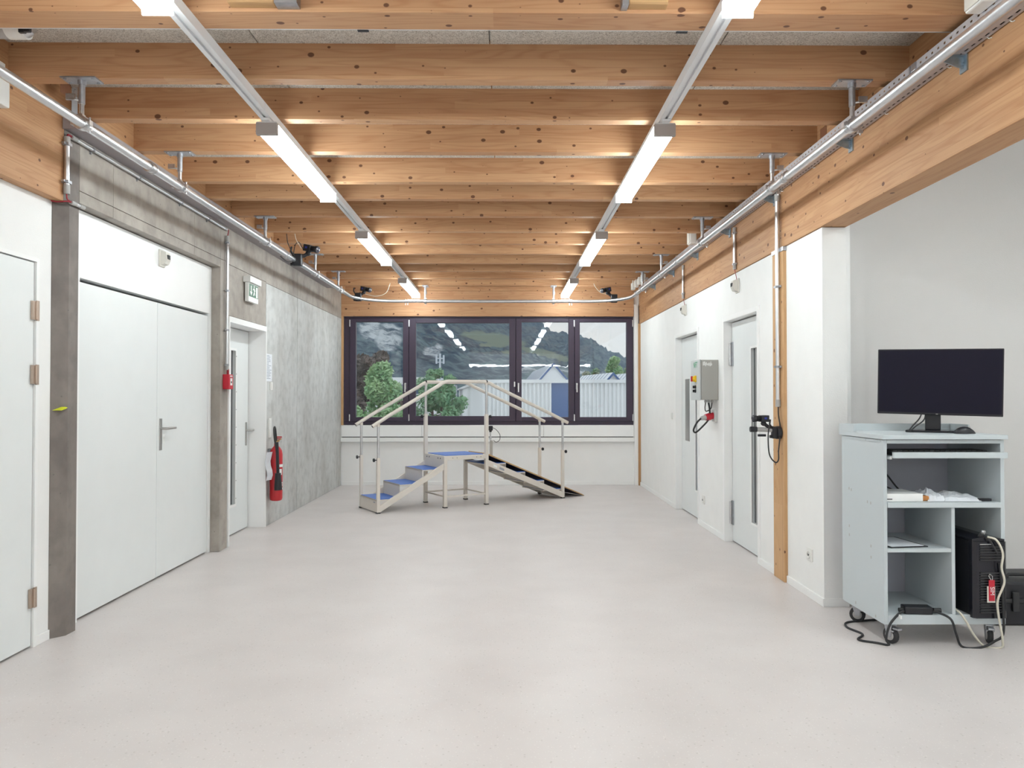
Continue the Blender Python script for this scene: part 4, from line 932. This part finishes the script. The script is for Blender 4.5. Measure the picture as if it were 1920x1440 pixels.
# cables on the trolley
fl = .006
cable('cream_cable', [(CX+.565, CY-.03, .615), (CX+.60, CY-.055, .60), (CX+.628, CY-.065, .53), (CX+.62, CY-.065, .45), (CX+.635, CY-.065, .37), (CX+.60, CY-.06, .27), (CX+.605, CY-.06, .18), (CX+.625, CY-.06, .06), (CX+.625, CY-.045, fl), (CX+.55, CY-.02, fl), (CX+.49, CY-.02, .07), (CX+.44, CY-.03, .15), (CX+.42, CY+.0, .19), (CX+.41, CY+.1, .21)], .006, 'cable_cream', 'cream cable hanging down the front of the computer tower')
cable('black_cable', [(CX+.625, CY-.04, .47), (CX+.632, CY-.045, .36), (CX+.64, CY-.045, .22), (CX+.642, CY-.04, .08), (CX+.60, CY-.03, fl+.03), (CX+.52, CY-.04, fl), (CX+.42, CY-.03, fl), (CX+.38, CY-.04, .08), (CX+.35, CY-.045, .16), (CX+.30, CY-.02, .19), (CX+.265, CY+.03, .19)], .0065, 'black_rubber', 'black cable drooping from the power adapter to the floor')
cable('black_cable', [(CX+.12, CY+.02, .19), (CX+.07, CY-.02, .185), (CX+.01, CY-.04, .13), (CX-.005, CY-.03, .05), (CX+.02, CY-.01, .012), (CX-.02, CY+.04, fl), (CX-.10, CY+.10, fl), (CX-.03, CY+.20, fl), (CX-.06, CY+.33, fl), (CX-.02, CY+.43, fl), (CX+.10, CY+.47, fl), (CX+.26, CY+.50, fl)], .0065, 'black_rubber', 'black mains cable winding over the floor around the trolley castor')
tag(MB().rbox(.022, .03, 0, .03, 0, .02, .001).build('cable_flag', 'sign_white', None, (CX+.045, CY-.05, .165)), 'small white flag label on the mains cable', 'label')
pa_ = thing('power_adapter', (CX+.20, CY+.035, .175), 'black power adapter lying on the trolley base board', 'power adapter', rz=R(-6))
MB().rbox(-.075, .075, -.035, .035, 0, .042, .006).build('adapter_case', 'black_plastic', pa_)
MB().cyl((-.10, -.01, .018), (-.072, -.01, .018), .012, 10).build('plug_end', 'black_rubber', pa_)
MB().cyl((.09, .0, .018), (.13, .0, .018), .014, 12).cyl((.07, 0, .018), (.09, 0, .018), .006, 8).build('ferrite_bead', 'black_rubber', pa_)
for k, (pts, lab) in enumerate((([(CX+.13, CY+.42, 1.05), (CX+.16, CY+.40, .98), (CX+.20, CY+.36, .92), (CX+.24, CY+.30, .84), (CX+.28, CY+.26, .812)], 'thicker black cable hanging behind the keyboard drawer'),
                 ([(CX+.19, CY+.40, 1.05), (CX+.14, CY+.40, .97), (CX+.12, CY+.39, .91), (CX+.17, CY+.35, .86), (CX+.26, CY+.28, .812)], 'thin black cable curling behind the keyboard drawer'))):
    cable('black_cable', pts, .005-.001*k, 'black_rubber', lab)
for pts, lab in (([(2.56, 4.70, 1.30), (2.52, 4.66, 1.26), (2.46, 4.62, 1.22), (2.42, 4.60, 1.185)], 'upper black cable from the monitor into the table top'), ([(2.585, 4.70, 1.30), (2.54, 4.65, 1.25), (2.47, 4.61, 1.215), (2.425, 4.59, 1.185)], 'lower black cable from the monitor into the table top')):
    cable('black_cable', pts, .004, 'black_rubber', lab)
# things on the shelves
t = thing('white_box', (CX+.12, CY+.10, .803), 'flat white cardboard box on the trolley shelf', 'box')
MB().rbox(-.095, .115, -.08, .15, 0, .045, .003).build('box_carton', 'white_paint', t)
MB().box(-.095, -.06, -.0812, -.080, .012, .017).build('box_print', 'print_black', t)
t = thing('orange_packet', (CX+.262, CY+.08, .803), 'small orange packet between white box and bags', 'packet')
MB().rbox(-.025, .025, -.03, .03, 0, .028, .006).build('packet_card', 'orange_card', t)
def bag(name, loc, sx, sy, h, label, seed):
    random.seed(seed); n = 10; vs = []
    for i in range(n+1):
        for j in range(n+1):
            e = min(i, n-i, j, n-j)/(n/2); vs.append((-sx+2*sx*i/n+random.uniform(-.004, .004), -sy+2*sy*j/n, h*(e**.5)*(.75+.5*random.random()) if e > 0 else 0))
    o = MB().add(vs, [(i*(n+1)+j, (i+1)*(n+1)+j, (i+1)*(n+1)+j+1, i*(n+1)+j+1) for i in range(n) for j in range(n)], False)
    o.add([(-sx, -sy, 0), (sx, -sy, 0), (sx, sy, 0), (-sx, sy, 0)], [(0, 3, 2, 1)])
    return tag(o.build(name, 'paper', None, loc), label, 'bag')
bag('plastic_bag', (CX+.33, CY+.16, .803), .055, .12, .055, 'folded clear plastic bag beside the orange packet', 1)
bag('plastic_bag', (CX+.48, CY+.18, .803), .12, .15, .040, 'flat crumpled plastic bag at the right of the trolley shelf', 2)
t = thing('black_clip', (CX+.60, CY+.05, .803), 'small black block at the end of the trolley shelf', 'block')
MB().rbox(-.035, .035, -.012, .012, 0, .015, .002).build('block_body', 'black_plastic', t)
t = thing('clipboard', (CX+.14, CY+.16, .543), 'black clipboard with paper on the small trolley shelf', 'clipboard', rz=R(8))
MB().rbox(-.11, .12, -.13, .17, 0, .006, .002).build('board', 'black_plastic', t)
MB().box(-.10, .10, -.12, .15, .006, .0075).build('paper_sheet', 'paper', t)
# black case beside the trolley
t = thing('equipment_case', (3.28, 4.85, 0), 'black plastic equipment case on the floor beyond the trolley', 'case')
MB().rbox(-.30, .30, -.18, .20, 0, .15, .015).build('case_bottom', 'black_plastic', t)
MB().rbox(-.30, .30, -.18, .20, .155, .265, .015).build('case_lid', 'black_plastic', t)
MB().rbox(-.305, .305, -.188, .205, .14, .165, .004).build('case_seam', 'black_rubber', t)
for x in (-.26, -.18, .1, .2): MB().rbox(x-.02, x+.02, -.198, -.185, .09, .21, .004).build('latch', 'black_rubber', t)
MB().tube([(-.15, -.06, .265), (-.14, -.06, .285), (.14, -.06, .285), (.15, -.06, .265)], .010, 8).build('handle', 'black_rubber', t)

# ------------------------------------------------------------------ outside the window
plain('corrugated_white', (.90, .90, .89), .5)
plain('fascia_white', (.84, .84, .83), .5)
plain('door_blue', (.06, .13, .33), .4)
plain('trim_blue', (.05, .11, .26), .5)
plain('roof_pale', (.72, .74, .76), .45, var=.05)
plain('roof_grey', (.35, .38, .43), .6)
plain('asphalt', (.42, .42, .40), .9, var=.1)
plain('bark', (.09, .06, .045), .9, var=.2)
plain('mast_grey', (.62, .66, .70), .5)
def leafmat(name, a, b):
    m, t, bs = new_mat(name); L = t.links.new
    tcn = t.nodes.new('ShaderNodeTexCoord'); n = t.nodes.new('ShaderNodeTexNoise'); n.inputs['Scale'].default_value = 1.6; n.inputs['Detail'].default_value = 6; L(tcn.outputs['Object'], n.inputs['Vector'])
    r = t.nodes.new('ShaderNodeValToRGB'); L(n.outputs['Fac'], r.inputs['Fac']); r.color_ramp.elements[0].position = .35; r.color_ramp.elements[1].position = .68
    r.color_ramp.elements[0].color = col4(a); r.color_ramp.elements[1].color = col4(b); L(r.outputs['Color'], bs.inputs['Base Color']); bs.inputs['Roughness'].default_value = .6
leafmat('leaf_green', (.20, .38, .17), (.46, .60, .30)); leafmat('leaf_deep', (.13, .29, .15), (.28, .46, .24)); leafmat('leaf_russet', (.10, .08, .07), (.20, .145, .12)); leafmat('leaf_mixed', (.16, .32, .16), (.38, .31, .25))
GZ = -5.0
tag(MB().box(-120, 120, 13, 420, GZ-.5, GZ).build('ground_outside', 'asphalt'), 'grey yard ground outside the building', None, None, 'structure')
def tree(loc, h, rad, shape, mat, label, n, seed, leaf=.16):
    random.seed(seed); t = thing('tree', loc, label, 'tree', 'trees outside the window')
    MB().tube([(0, 0, 0), (.1, 0, h*.5), (0, .05, h*.93)], [.22, .12, .02], 8).build('trunk', 'bark', t)
    br = MB()
    for k in range(14):
        a = random.uniform(0, 6.28); z = h*random.uniform(.25, .8); l = rad*random.uniform(.4, .8)*shape(z/h)
        br.tube([(0, 0, z), (l*.6*math.cos(a), l*.6*math.sin(a), z+l*.25), (l*math.cos(a), l*math.sin(a), z+l*.35)], [.06, .04, .012], 5)
    tag(br.build('branches', 'bark', t), kind='stuff')
    vs = []; fs = []; blobs = []
    for k in range(70):
        z = random.uniform(.12, .99); a = random.uniform(0, 6.28); r_ = rad*shape(z)*random.uniform(.35, .95)
        blobs.append((r_*math.cos(a), r_*math.sin(a), z*h, rad*.26*(.5+.6*shape(z))))
    for i in range(n):
        bx, by, bz, br_ = random.choice(blobs); d = Vector((random.gauss(0, 1), random.gauss(0, 1), random.gauss(0, 1))).normalized()*br_*random.random()**.4
        c = Vector((bx, by, bz))+d; u_ = Vector((random.gauss(0, 1), random.gauss(0, 1), random.gauss(0, .7))).normalized(); v_ = u_.orthogonal().normalized()
        s = leaf*random.uniform(.6, 1.3); k = len(vs)
        vs += [c-u_*s, c+v_*s*.5, c+u_*s, c-v_*s*.5]; fs.append((k, k+1, k+2, k+3))
    me = bpy.data.meshes.new('foliage'); me.from_pydata([tuple(v) for v in vs], [], fs); me.materials.append(M[mat]); o = link('foliage', me, t); o['kind'] = 'stuff'
cone = lambda z: max(.05, 1.15*(1-z)**.75) if z > .2 else .95
ball = lambda z: math.sqrt(max(.02, 1-((z-.55)/.47)**2))
tree((-3.54, 22, GZ), 7.25, 2.0, cone, 'leaf_green', 'bright green pointed tree in front of the leftmost pane', 22000, 11, .085)
tree((-4.95, 26.5, GZ), 5.9, 1.2, ball, 'leaf_green', 'low bright green bush at the lower corner of the leftmost pane', 7000, 12, .08)
tree((-2.25, 27, GZ), 7.05, 1.15, ball, 'leaf_deep', 'green broad tree beside the white corrugated hall', 12000, 13, .085)
tree((-6.3, 36, GZ), 8.3, 1.75, ball, 'leaf_russet', 'dark russet round tree behind the bright green one', 26000, 14, .15)
tree((-4.5, 47, GZ), 7.9, 1.5, ball, 'leaf_deep', 'small dark tree top behind the middle of the handrail', 7000, 18, .12)
tree((7.7, 54, GZ), 9.0, 2.2, cone, 'leaf_green', 'light green pointed tree behind the small right gable', 14000, 15, .12)
tree((6.6, 57.5, GZ), 8.3, 1.4, ball, 'leaf_mixed', 'low mixed brown and green tree beside the right gable', 6000, 16, .12)
tree((9.0, 57.5, GZ), 8.4, 1.5, ball, 'leaf_mixed', 'brownish tree at the right end of the window', 6000, 17, .12)
# white corrugated hall
hall = thing('corrugated_hall', (0, 32, GZ), 'white corrugated metal hall with blue door outside the window', 'building')
def corr(x0, x1, y, z0, z1, pitch=.17, axis='x'):
    m = MB(); n = int(round((x1-x0)/pitch)); p = []
    for i in range(n):
        a = x0+(x1-x0)*i/n; w_ = (x1-x0)/n
        for q, d in ((0, 0), (.42, 0), (.5, .09), (.92, .09)): p.append((a+w_*q, d))
    p.append((x1, 0)); vs = []
    for a, d in p:
        for z in (z0, z1): vs.append((a, y-d, z) if axis == 'x' else (y-d, a, z))
    m.add(vs, [(2*i, 2*i+2, 2*i+3, 2*i+1) for i in range(len(p)-1)]); return m
TOPZ = 2.04-GZ
MB().prism([(-.90, .07), (9, .07), (9, 14.5), (-2.05, 14.5)], 'z', 0, TOPZ-.05).build('hall_core', 'fascia_white', hall)
corr(-.93, 1.93, 0, 0, TOPZ-.1).build('corrugated_wall', 'corrugated_white', hall)
corr(3.05, 9, 0, 0, TOPZ-.1).build('corrugated_wall', 'corrugated_white', hall)
cs = corr(0, 43.15, 0, 0, TOPZ-.1, .5)
ca_ = math.atan2(43, -3.57); cs.v = [(-.93+x*math.cos(ca_)+y*math.sin(ca_)*-1, .0+x*math.sin(ca_)+y*math.cos(ca_), z) for x, y, z in cs.v]
cs.build('corrugated_wall', 'corrugated_white', hall)
MB().box(1.93, 3.05, .01, .06, 2.0, TOPZ-.1).build('blue_door', 'door_blue', hall)
MB().box(1.93, 3.05, -.02, .05, 4.95, 5.15).box(1.93, 3.05, -.02, .05, 2.0, 4.3).build('door_rail', 'trim_blue', hall)
MB().box(-1.05, 9, -.16, .1, TOPZ-.11, TOPZ+.03).prism([(-1.08, -.16), (-.85, -.16), (-4.40, 43), (-4.65, 43)], 'z', TOPZ-.11, TOPZ+.03).build('roof_fascia', 'fascia_white', hall)
MB().prism([(-1.0, 0), (9, 0), (9, 14.5), (-2.1, 14.5)], 'z', TOPZ-.02, TOPZ).build('flat_roof', 'roof_pale', hall)
def gable(loc, w_, h, L_, rz, label):
    g = thing('gable_skylight', loc, label, 'roof light', 'gabled roof lights of the hall', rz=R(rz))
    MB().prism([(-w_, 0), (w_, 0), (0, h)], 'y', 0, L_).build('gable_wall', 'fascia_white', g)
    for s in (-1, 1):
        e = .10; r = MB().add([(s*(w_+e), -.12, -h*e/w_), (0, -.12, h+.0), (0, L_, h), (s*(w_+e), L_, -h*e/w_), (s*(w_+e), -.12, -h*e/w_+.07), (0, -.12, h+.08), (0, L_, h+.08), (s*(w_+e), L_, -h*e/w_+.07)],
                         [(0, 1, 2, 3), (4, 5, 6, 7), (0, 1, 5, 4), (1, 2, 6, 5), (2, 3, 7, 6), (3, 0, 4, 7)]).build('roof_slope', 'roof_pale', g)
        n = int(L_/.55)
        for k in range(1, n):
            y = L_*k/n; MB().tube([(s*w_, y, .08), (0, y, h+.08)], .018, 5).build('standing_seam', 'roof_grey', r)
        MB().add([(s*(w_+e), -.14, -h*e/w_-.03), (0, -.14, h-.03), (0, -.14, h+.09), (s*(w_+e), -.14, -h*e/w_+.09), (s*(w_+e), -.11, -h*e/w_-.03), (0, -.11, h-.03), (0, -.11, h+.09), (s*(w_+e), -.11, -h*e/w_+.09)],
                 [(0, 1, 2, 3), (4, 5, 6, 7), (0, 1, 5, 4), (3, 2, 6, 7), (0, 3, 7, 4), (1, 2, 6, 5)]).build('verge_trim', 'trim_blue', g)
gable((2.05, 32.6, 2.05), .58, .66, 12.5, 2, 'larger white gable with blue verge on the hall roof')
gable((4.62, 33.0, 2.05), .25, .27, 5.5, 8, 'smaller white gable with blue verge on the hall roof')
gable((5.62, 33.0, 2.05), .25, .27, 5.5, 8, 'cut-off white gable at the window edge on the hall roof')
# low flat buildings behind and transmitter mast
t = thing('flat_building', (-9.6, 62, GZ), 'low white building with grey flat roof behind the trees', 'building')
MB().box(-5, 4.6, 0, 8, 0, 6.55).build('wall', 'fascia_white', t); MB().box(-5.3, 5, -.5, 8, 6.95, 7.25).build('flat_roof', 'roof_grey', t); MB().box(-5, 4.6, .1, 8, 6.55, 6.95).build('window_strip', 'trim_blue', t)
t = thing('flat_building', (-10.2, 82, GZ), 'pale long building with white roof edge near the mast', 'building')
MB().box(-5, 4.6, 0, 8, 0, 7.6).build('wall', 'roof_grey', t); MB().box(-5.4, 3.2, -.4, 8, 7.6, 8.35).build('roof_edge', 'fascia_white', t)
t = thing('flat_building', (4.6, 74, GZ), 'pale vaulted roof showing above the corrugated hall', 'building')
MB().prism([(-3, 0), (2, 0), (2, 6.9), (1, 7.4), (-1, 7.6), (-2.4, 7.1), (-3, 6.6)], 'y', 0, 6).build('vaulted_shell', 'roof_pale', t)
t = thing('transmitter_mast', (-6.0, 71, GZ), 'slim grey transmitter mast with panel antennas', 'mast')
MB().tube([(0, 0, 0), (0, 0, 10.3)], .09, 8).build('pole', 'mast_grey', t)
for a in (-.33, .33): MB().rbox(a-.08, a+.08, -.08, .08, 9.35, 10.15, .02).build('antenna_panel', 'mast_grey', t)
MB().box(-.4, .4, -.03, .03, 9.45, 9.53).box(-.4, .4, -.03, .03, 9.8, 9.9).build('antenna_bracket', 'mast_grey', t)
t = thing('lattice_mast', (4.4, 100, GZ), 'thin blue lattice mast left of the large gable', 'mast')
MB().box(-.35, -.25, 0, .1, 0, 8.3).box(.25, .35, 0, .1, 0, 8.3).box(-.35, .35, 0, .1, 7.6, 7.8).box(-.35, .35, 0, .1, 6.8, 7.0).box(-.6, .6, -.1, .2, 8.3, 8.9).build('lattice', 'trim_blue', t)

# mountain side: a real slope between 260 m and 1150 m away
def mountain():
    from mathutils import noise
    m, t, b = new_mat('hazed_forest'); L = t.links.new
    tcn = t.nodes.new('ShaderNodeTexCoord')
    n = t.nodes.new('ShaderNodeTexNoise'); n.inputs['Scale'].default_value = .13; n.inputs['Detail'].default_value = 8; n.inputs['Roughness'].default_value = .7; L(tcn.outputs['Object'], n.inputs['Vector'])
    r = t.nodes.new('ShaderNodeValToRGB'); L(n.outputs['Fac'], r.inputs['Fac']); r.color_ramp.elements[0].position = .44; r.color_ramp.elements[0].color = (.008, .022, .045, 1); r.color_ramp.elements[1].position = .58; r.color_ramp.elements[1].color = (.095, .145, .150, 1)  # forest colours carry a blue distance haze tint
    at = t.nodes.new('ShaderNodeVertexColor'); at.layer_name = 'ground_cover'
    sp = t.nodes.new('ShaderNodeSeparateColor'); L(at.outputs['Color'], sp.inputs[0])
    n2 = t.nodes.new('ShaderNodeTexNoise'); n2.inputs['Scale'].default_value = .05; n2.inputs['Detail'].default_value = 9; n2.inputs['Roughness'].default_value = .75
    mp = t.nodes.new('ShaderNodeMapping'); mp.inputs['Scale'].default_value = (1.6, 1, .35); L(tcn.outputs['Object'], mp.inputs['Vector']); L(mp.outputs[0], n2.inputs['Vector'])
    rr = t.nodes.new('ShaderNodeValToRGB'); L(n2.outputs['Fac'], rr.inputs['Fac']); rr.color_ramp.elements[0].position = .42; rr.color_ramp.elements[0].color = (.03, .05, .07, 1); rr.color_ramp.elements[1].position = .56; rr.color_ramp.elements[1].color = (.50, .54, .57, 1)
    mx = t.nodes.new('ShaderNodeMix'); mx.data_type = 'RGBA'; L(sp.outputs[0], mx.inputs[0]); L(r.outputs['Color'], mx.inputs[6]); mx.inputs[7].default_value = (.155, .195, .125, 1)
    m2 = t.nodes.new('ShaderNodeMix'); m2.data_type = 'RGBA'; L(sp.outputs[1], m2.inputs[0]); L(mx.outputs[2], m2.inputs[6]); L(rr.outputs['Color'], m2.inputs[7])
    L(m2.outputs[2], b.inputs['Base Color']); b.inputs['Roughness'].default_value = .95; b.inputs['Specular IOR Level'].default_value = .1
    sky = [(-700, 300), (-350, 285), (-180, 240), (-100, 180), (-40, 132), (0, 112), (29, 93), (40, 88), (54, 77), (80, 73), (101, 67), (115, 58), (127, 52), (142, 46), (190, 34), (300, 26), (700, 22)]
    def ridge(x):
        for (a, za), (c, zc) in zip(sky, sky[1:]):
            if a <= x <= c: return za+(zc-za)*(x-a)/(c-a)
        return sky[0][1] if x < sky[0][0] else sky[-1][1]
    # x is measured on the ridge distance of 900 m
    NX, NY = 330, 120; vs = []; cols = []
    def sm(v, a, b): return max(0., min(1., (v-a)/(b-a)))
    for j in range(NY+1):
        d = 260+(900-260)*(j/NY)
        for i in range(NX+1):
            x9 = -330+640*i/NX; x = x9*d/900
            k = (j/NY)
            z = ridge(x9)*d/900*(.10+.90*k**.75)*(1.0 if j < NY else 1.0)-6*(1-k)
            big = noise.noise(Vector((x*.006, d*.006, 1)))*16*k*(1-.9*k)
            u_ = x9; elev = z/d*1442
            # meadow and rock areas by place on the slope
            mead = 0
            for (mx_, my_, wx, wy, tilt) in ((-14, 112, 36, 9, -.25), (-16, 99, 14, 4, 0), (50, 84, 30, 6, -.38), (8, 86, 12, 4, 0)):
                q = ((u_-mx_)/wx)**2+((elev-my_-tilt*(u_-mx_))/wy)**2; mead = max(mead, sm(1.25-q, 0, .25))
            rock = 0
            for (mx_, my_, wx, wy) in ((-136, 113, 15, 24), (-158, 130, 12, 20), (-84, 86, 12, 10), (60, 48, 50, 4)):
                q = ((u_-mx_)/wx)**2+((elev-my_)/wy)**2; rock = max(rock, sm(1.3-q+.5*noise.noise(Vector((u_*.12, elev*.12, 4))), 0, .5))
            mead *= 1-rock
            tex = (noise.noise(Vector((x*.11, d*.11, 7)))*4.5+noise.noise(Vector((x*.25, d*.25, 3)))*4.0)*(1-.85*mead)*(d/900)
            vs.append((x, d, z+big+tex)); cols.append((mead, rock, 0, 1))
    fs = [(j*(NX+1)+i, j*(NX+1)+i+1, (j+1)*(NX+1)+i+1, (j+1)*(NX+1)+i) for j in range(NY) for i in range(NX)]
    k = len(vs)
    for i in range(NX+1): x9 = -330+640*i/NX; vs.append((x9*1.3, 1170, -30)); cols.append((0, 0, 0, 1))
    fs += [(NY*(NX+1)+i, NY*(NX+1)+i+1, k+i+1, k+i) for i in range(NX)]
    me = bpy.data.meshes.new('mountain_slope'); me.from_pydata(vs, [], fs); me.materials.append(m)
    for p in me.polygons: p.use_smooth = True
    ca = me.color_attributes.new('ground_cover', 'FLOAT_COLOR', 'POINT')
    for i, c in enumerate(cols): ca.data[i].color = c
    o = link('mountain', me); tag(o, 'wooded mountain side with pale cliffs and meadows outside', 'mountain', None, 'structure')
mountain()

# morning haze in the valley, a real thin volume in front of the mountain
def haze():
    m, t, b = new_mat('valley_haze'); t.nodes.remove(b)
    out = [n for n in t.nodes if n.type == 'OUTPUT_MATERIAL'][0]
    v = t.nodes.new('ShaderNodeVolumeScatter'); v.inputs['Color'].default_value = (.50, .72, 1.0, 1); v.inputs['Density'].default_value = .0006; v.inputs['Anisotropy'].default_value = 0
    t.links.new(v.outputs[0], out.inputs['Volume'])
    o = MB().box(-420, 420, 120, 900, -9, 400).build('valley_haze', 'valley_haze'); tag(o, 'thin bluish haze lying before the wooded mountain', 'haze', None, 'stuff')
haze()
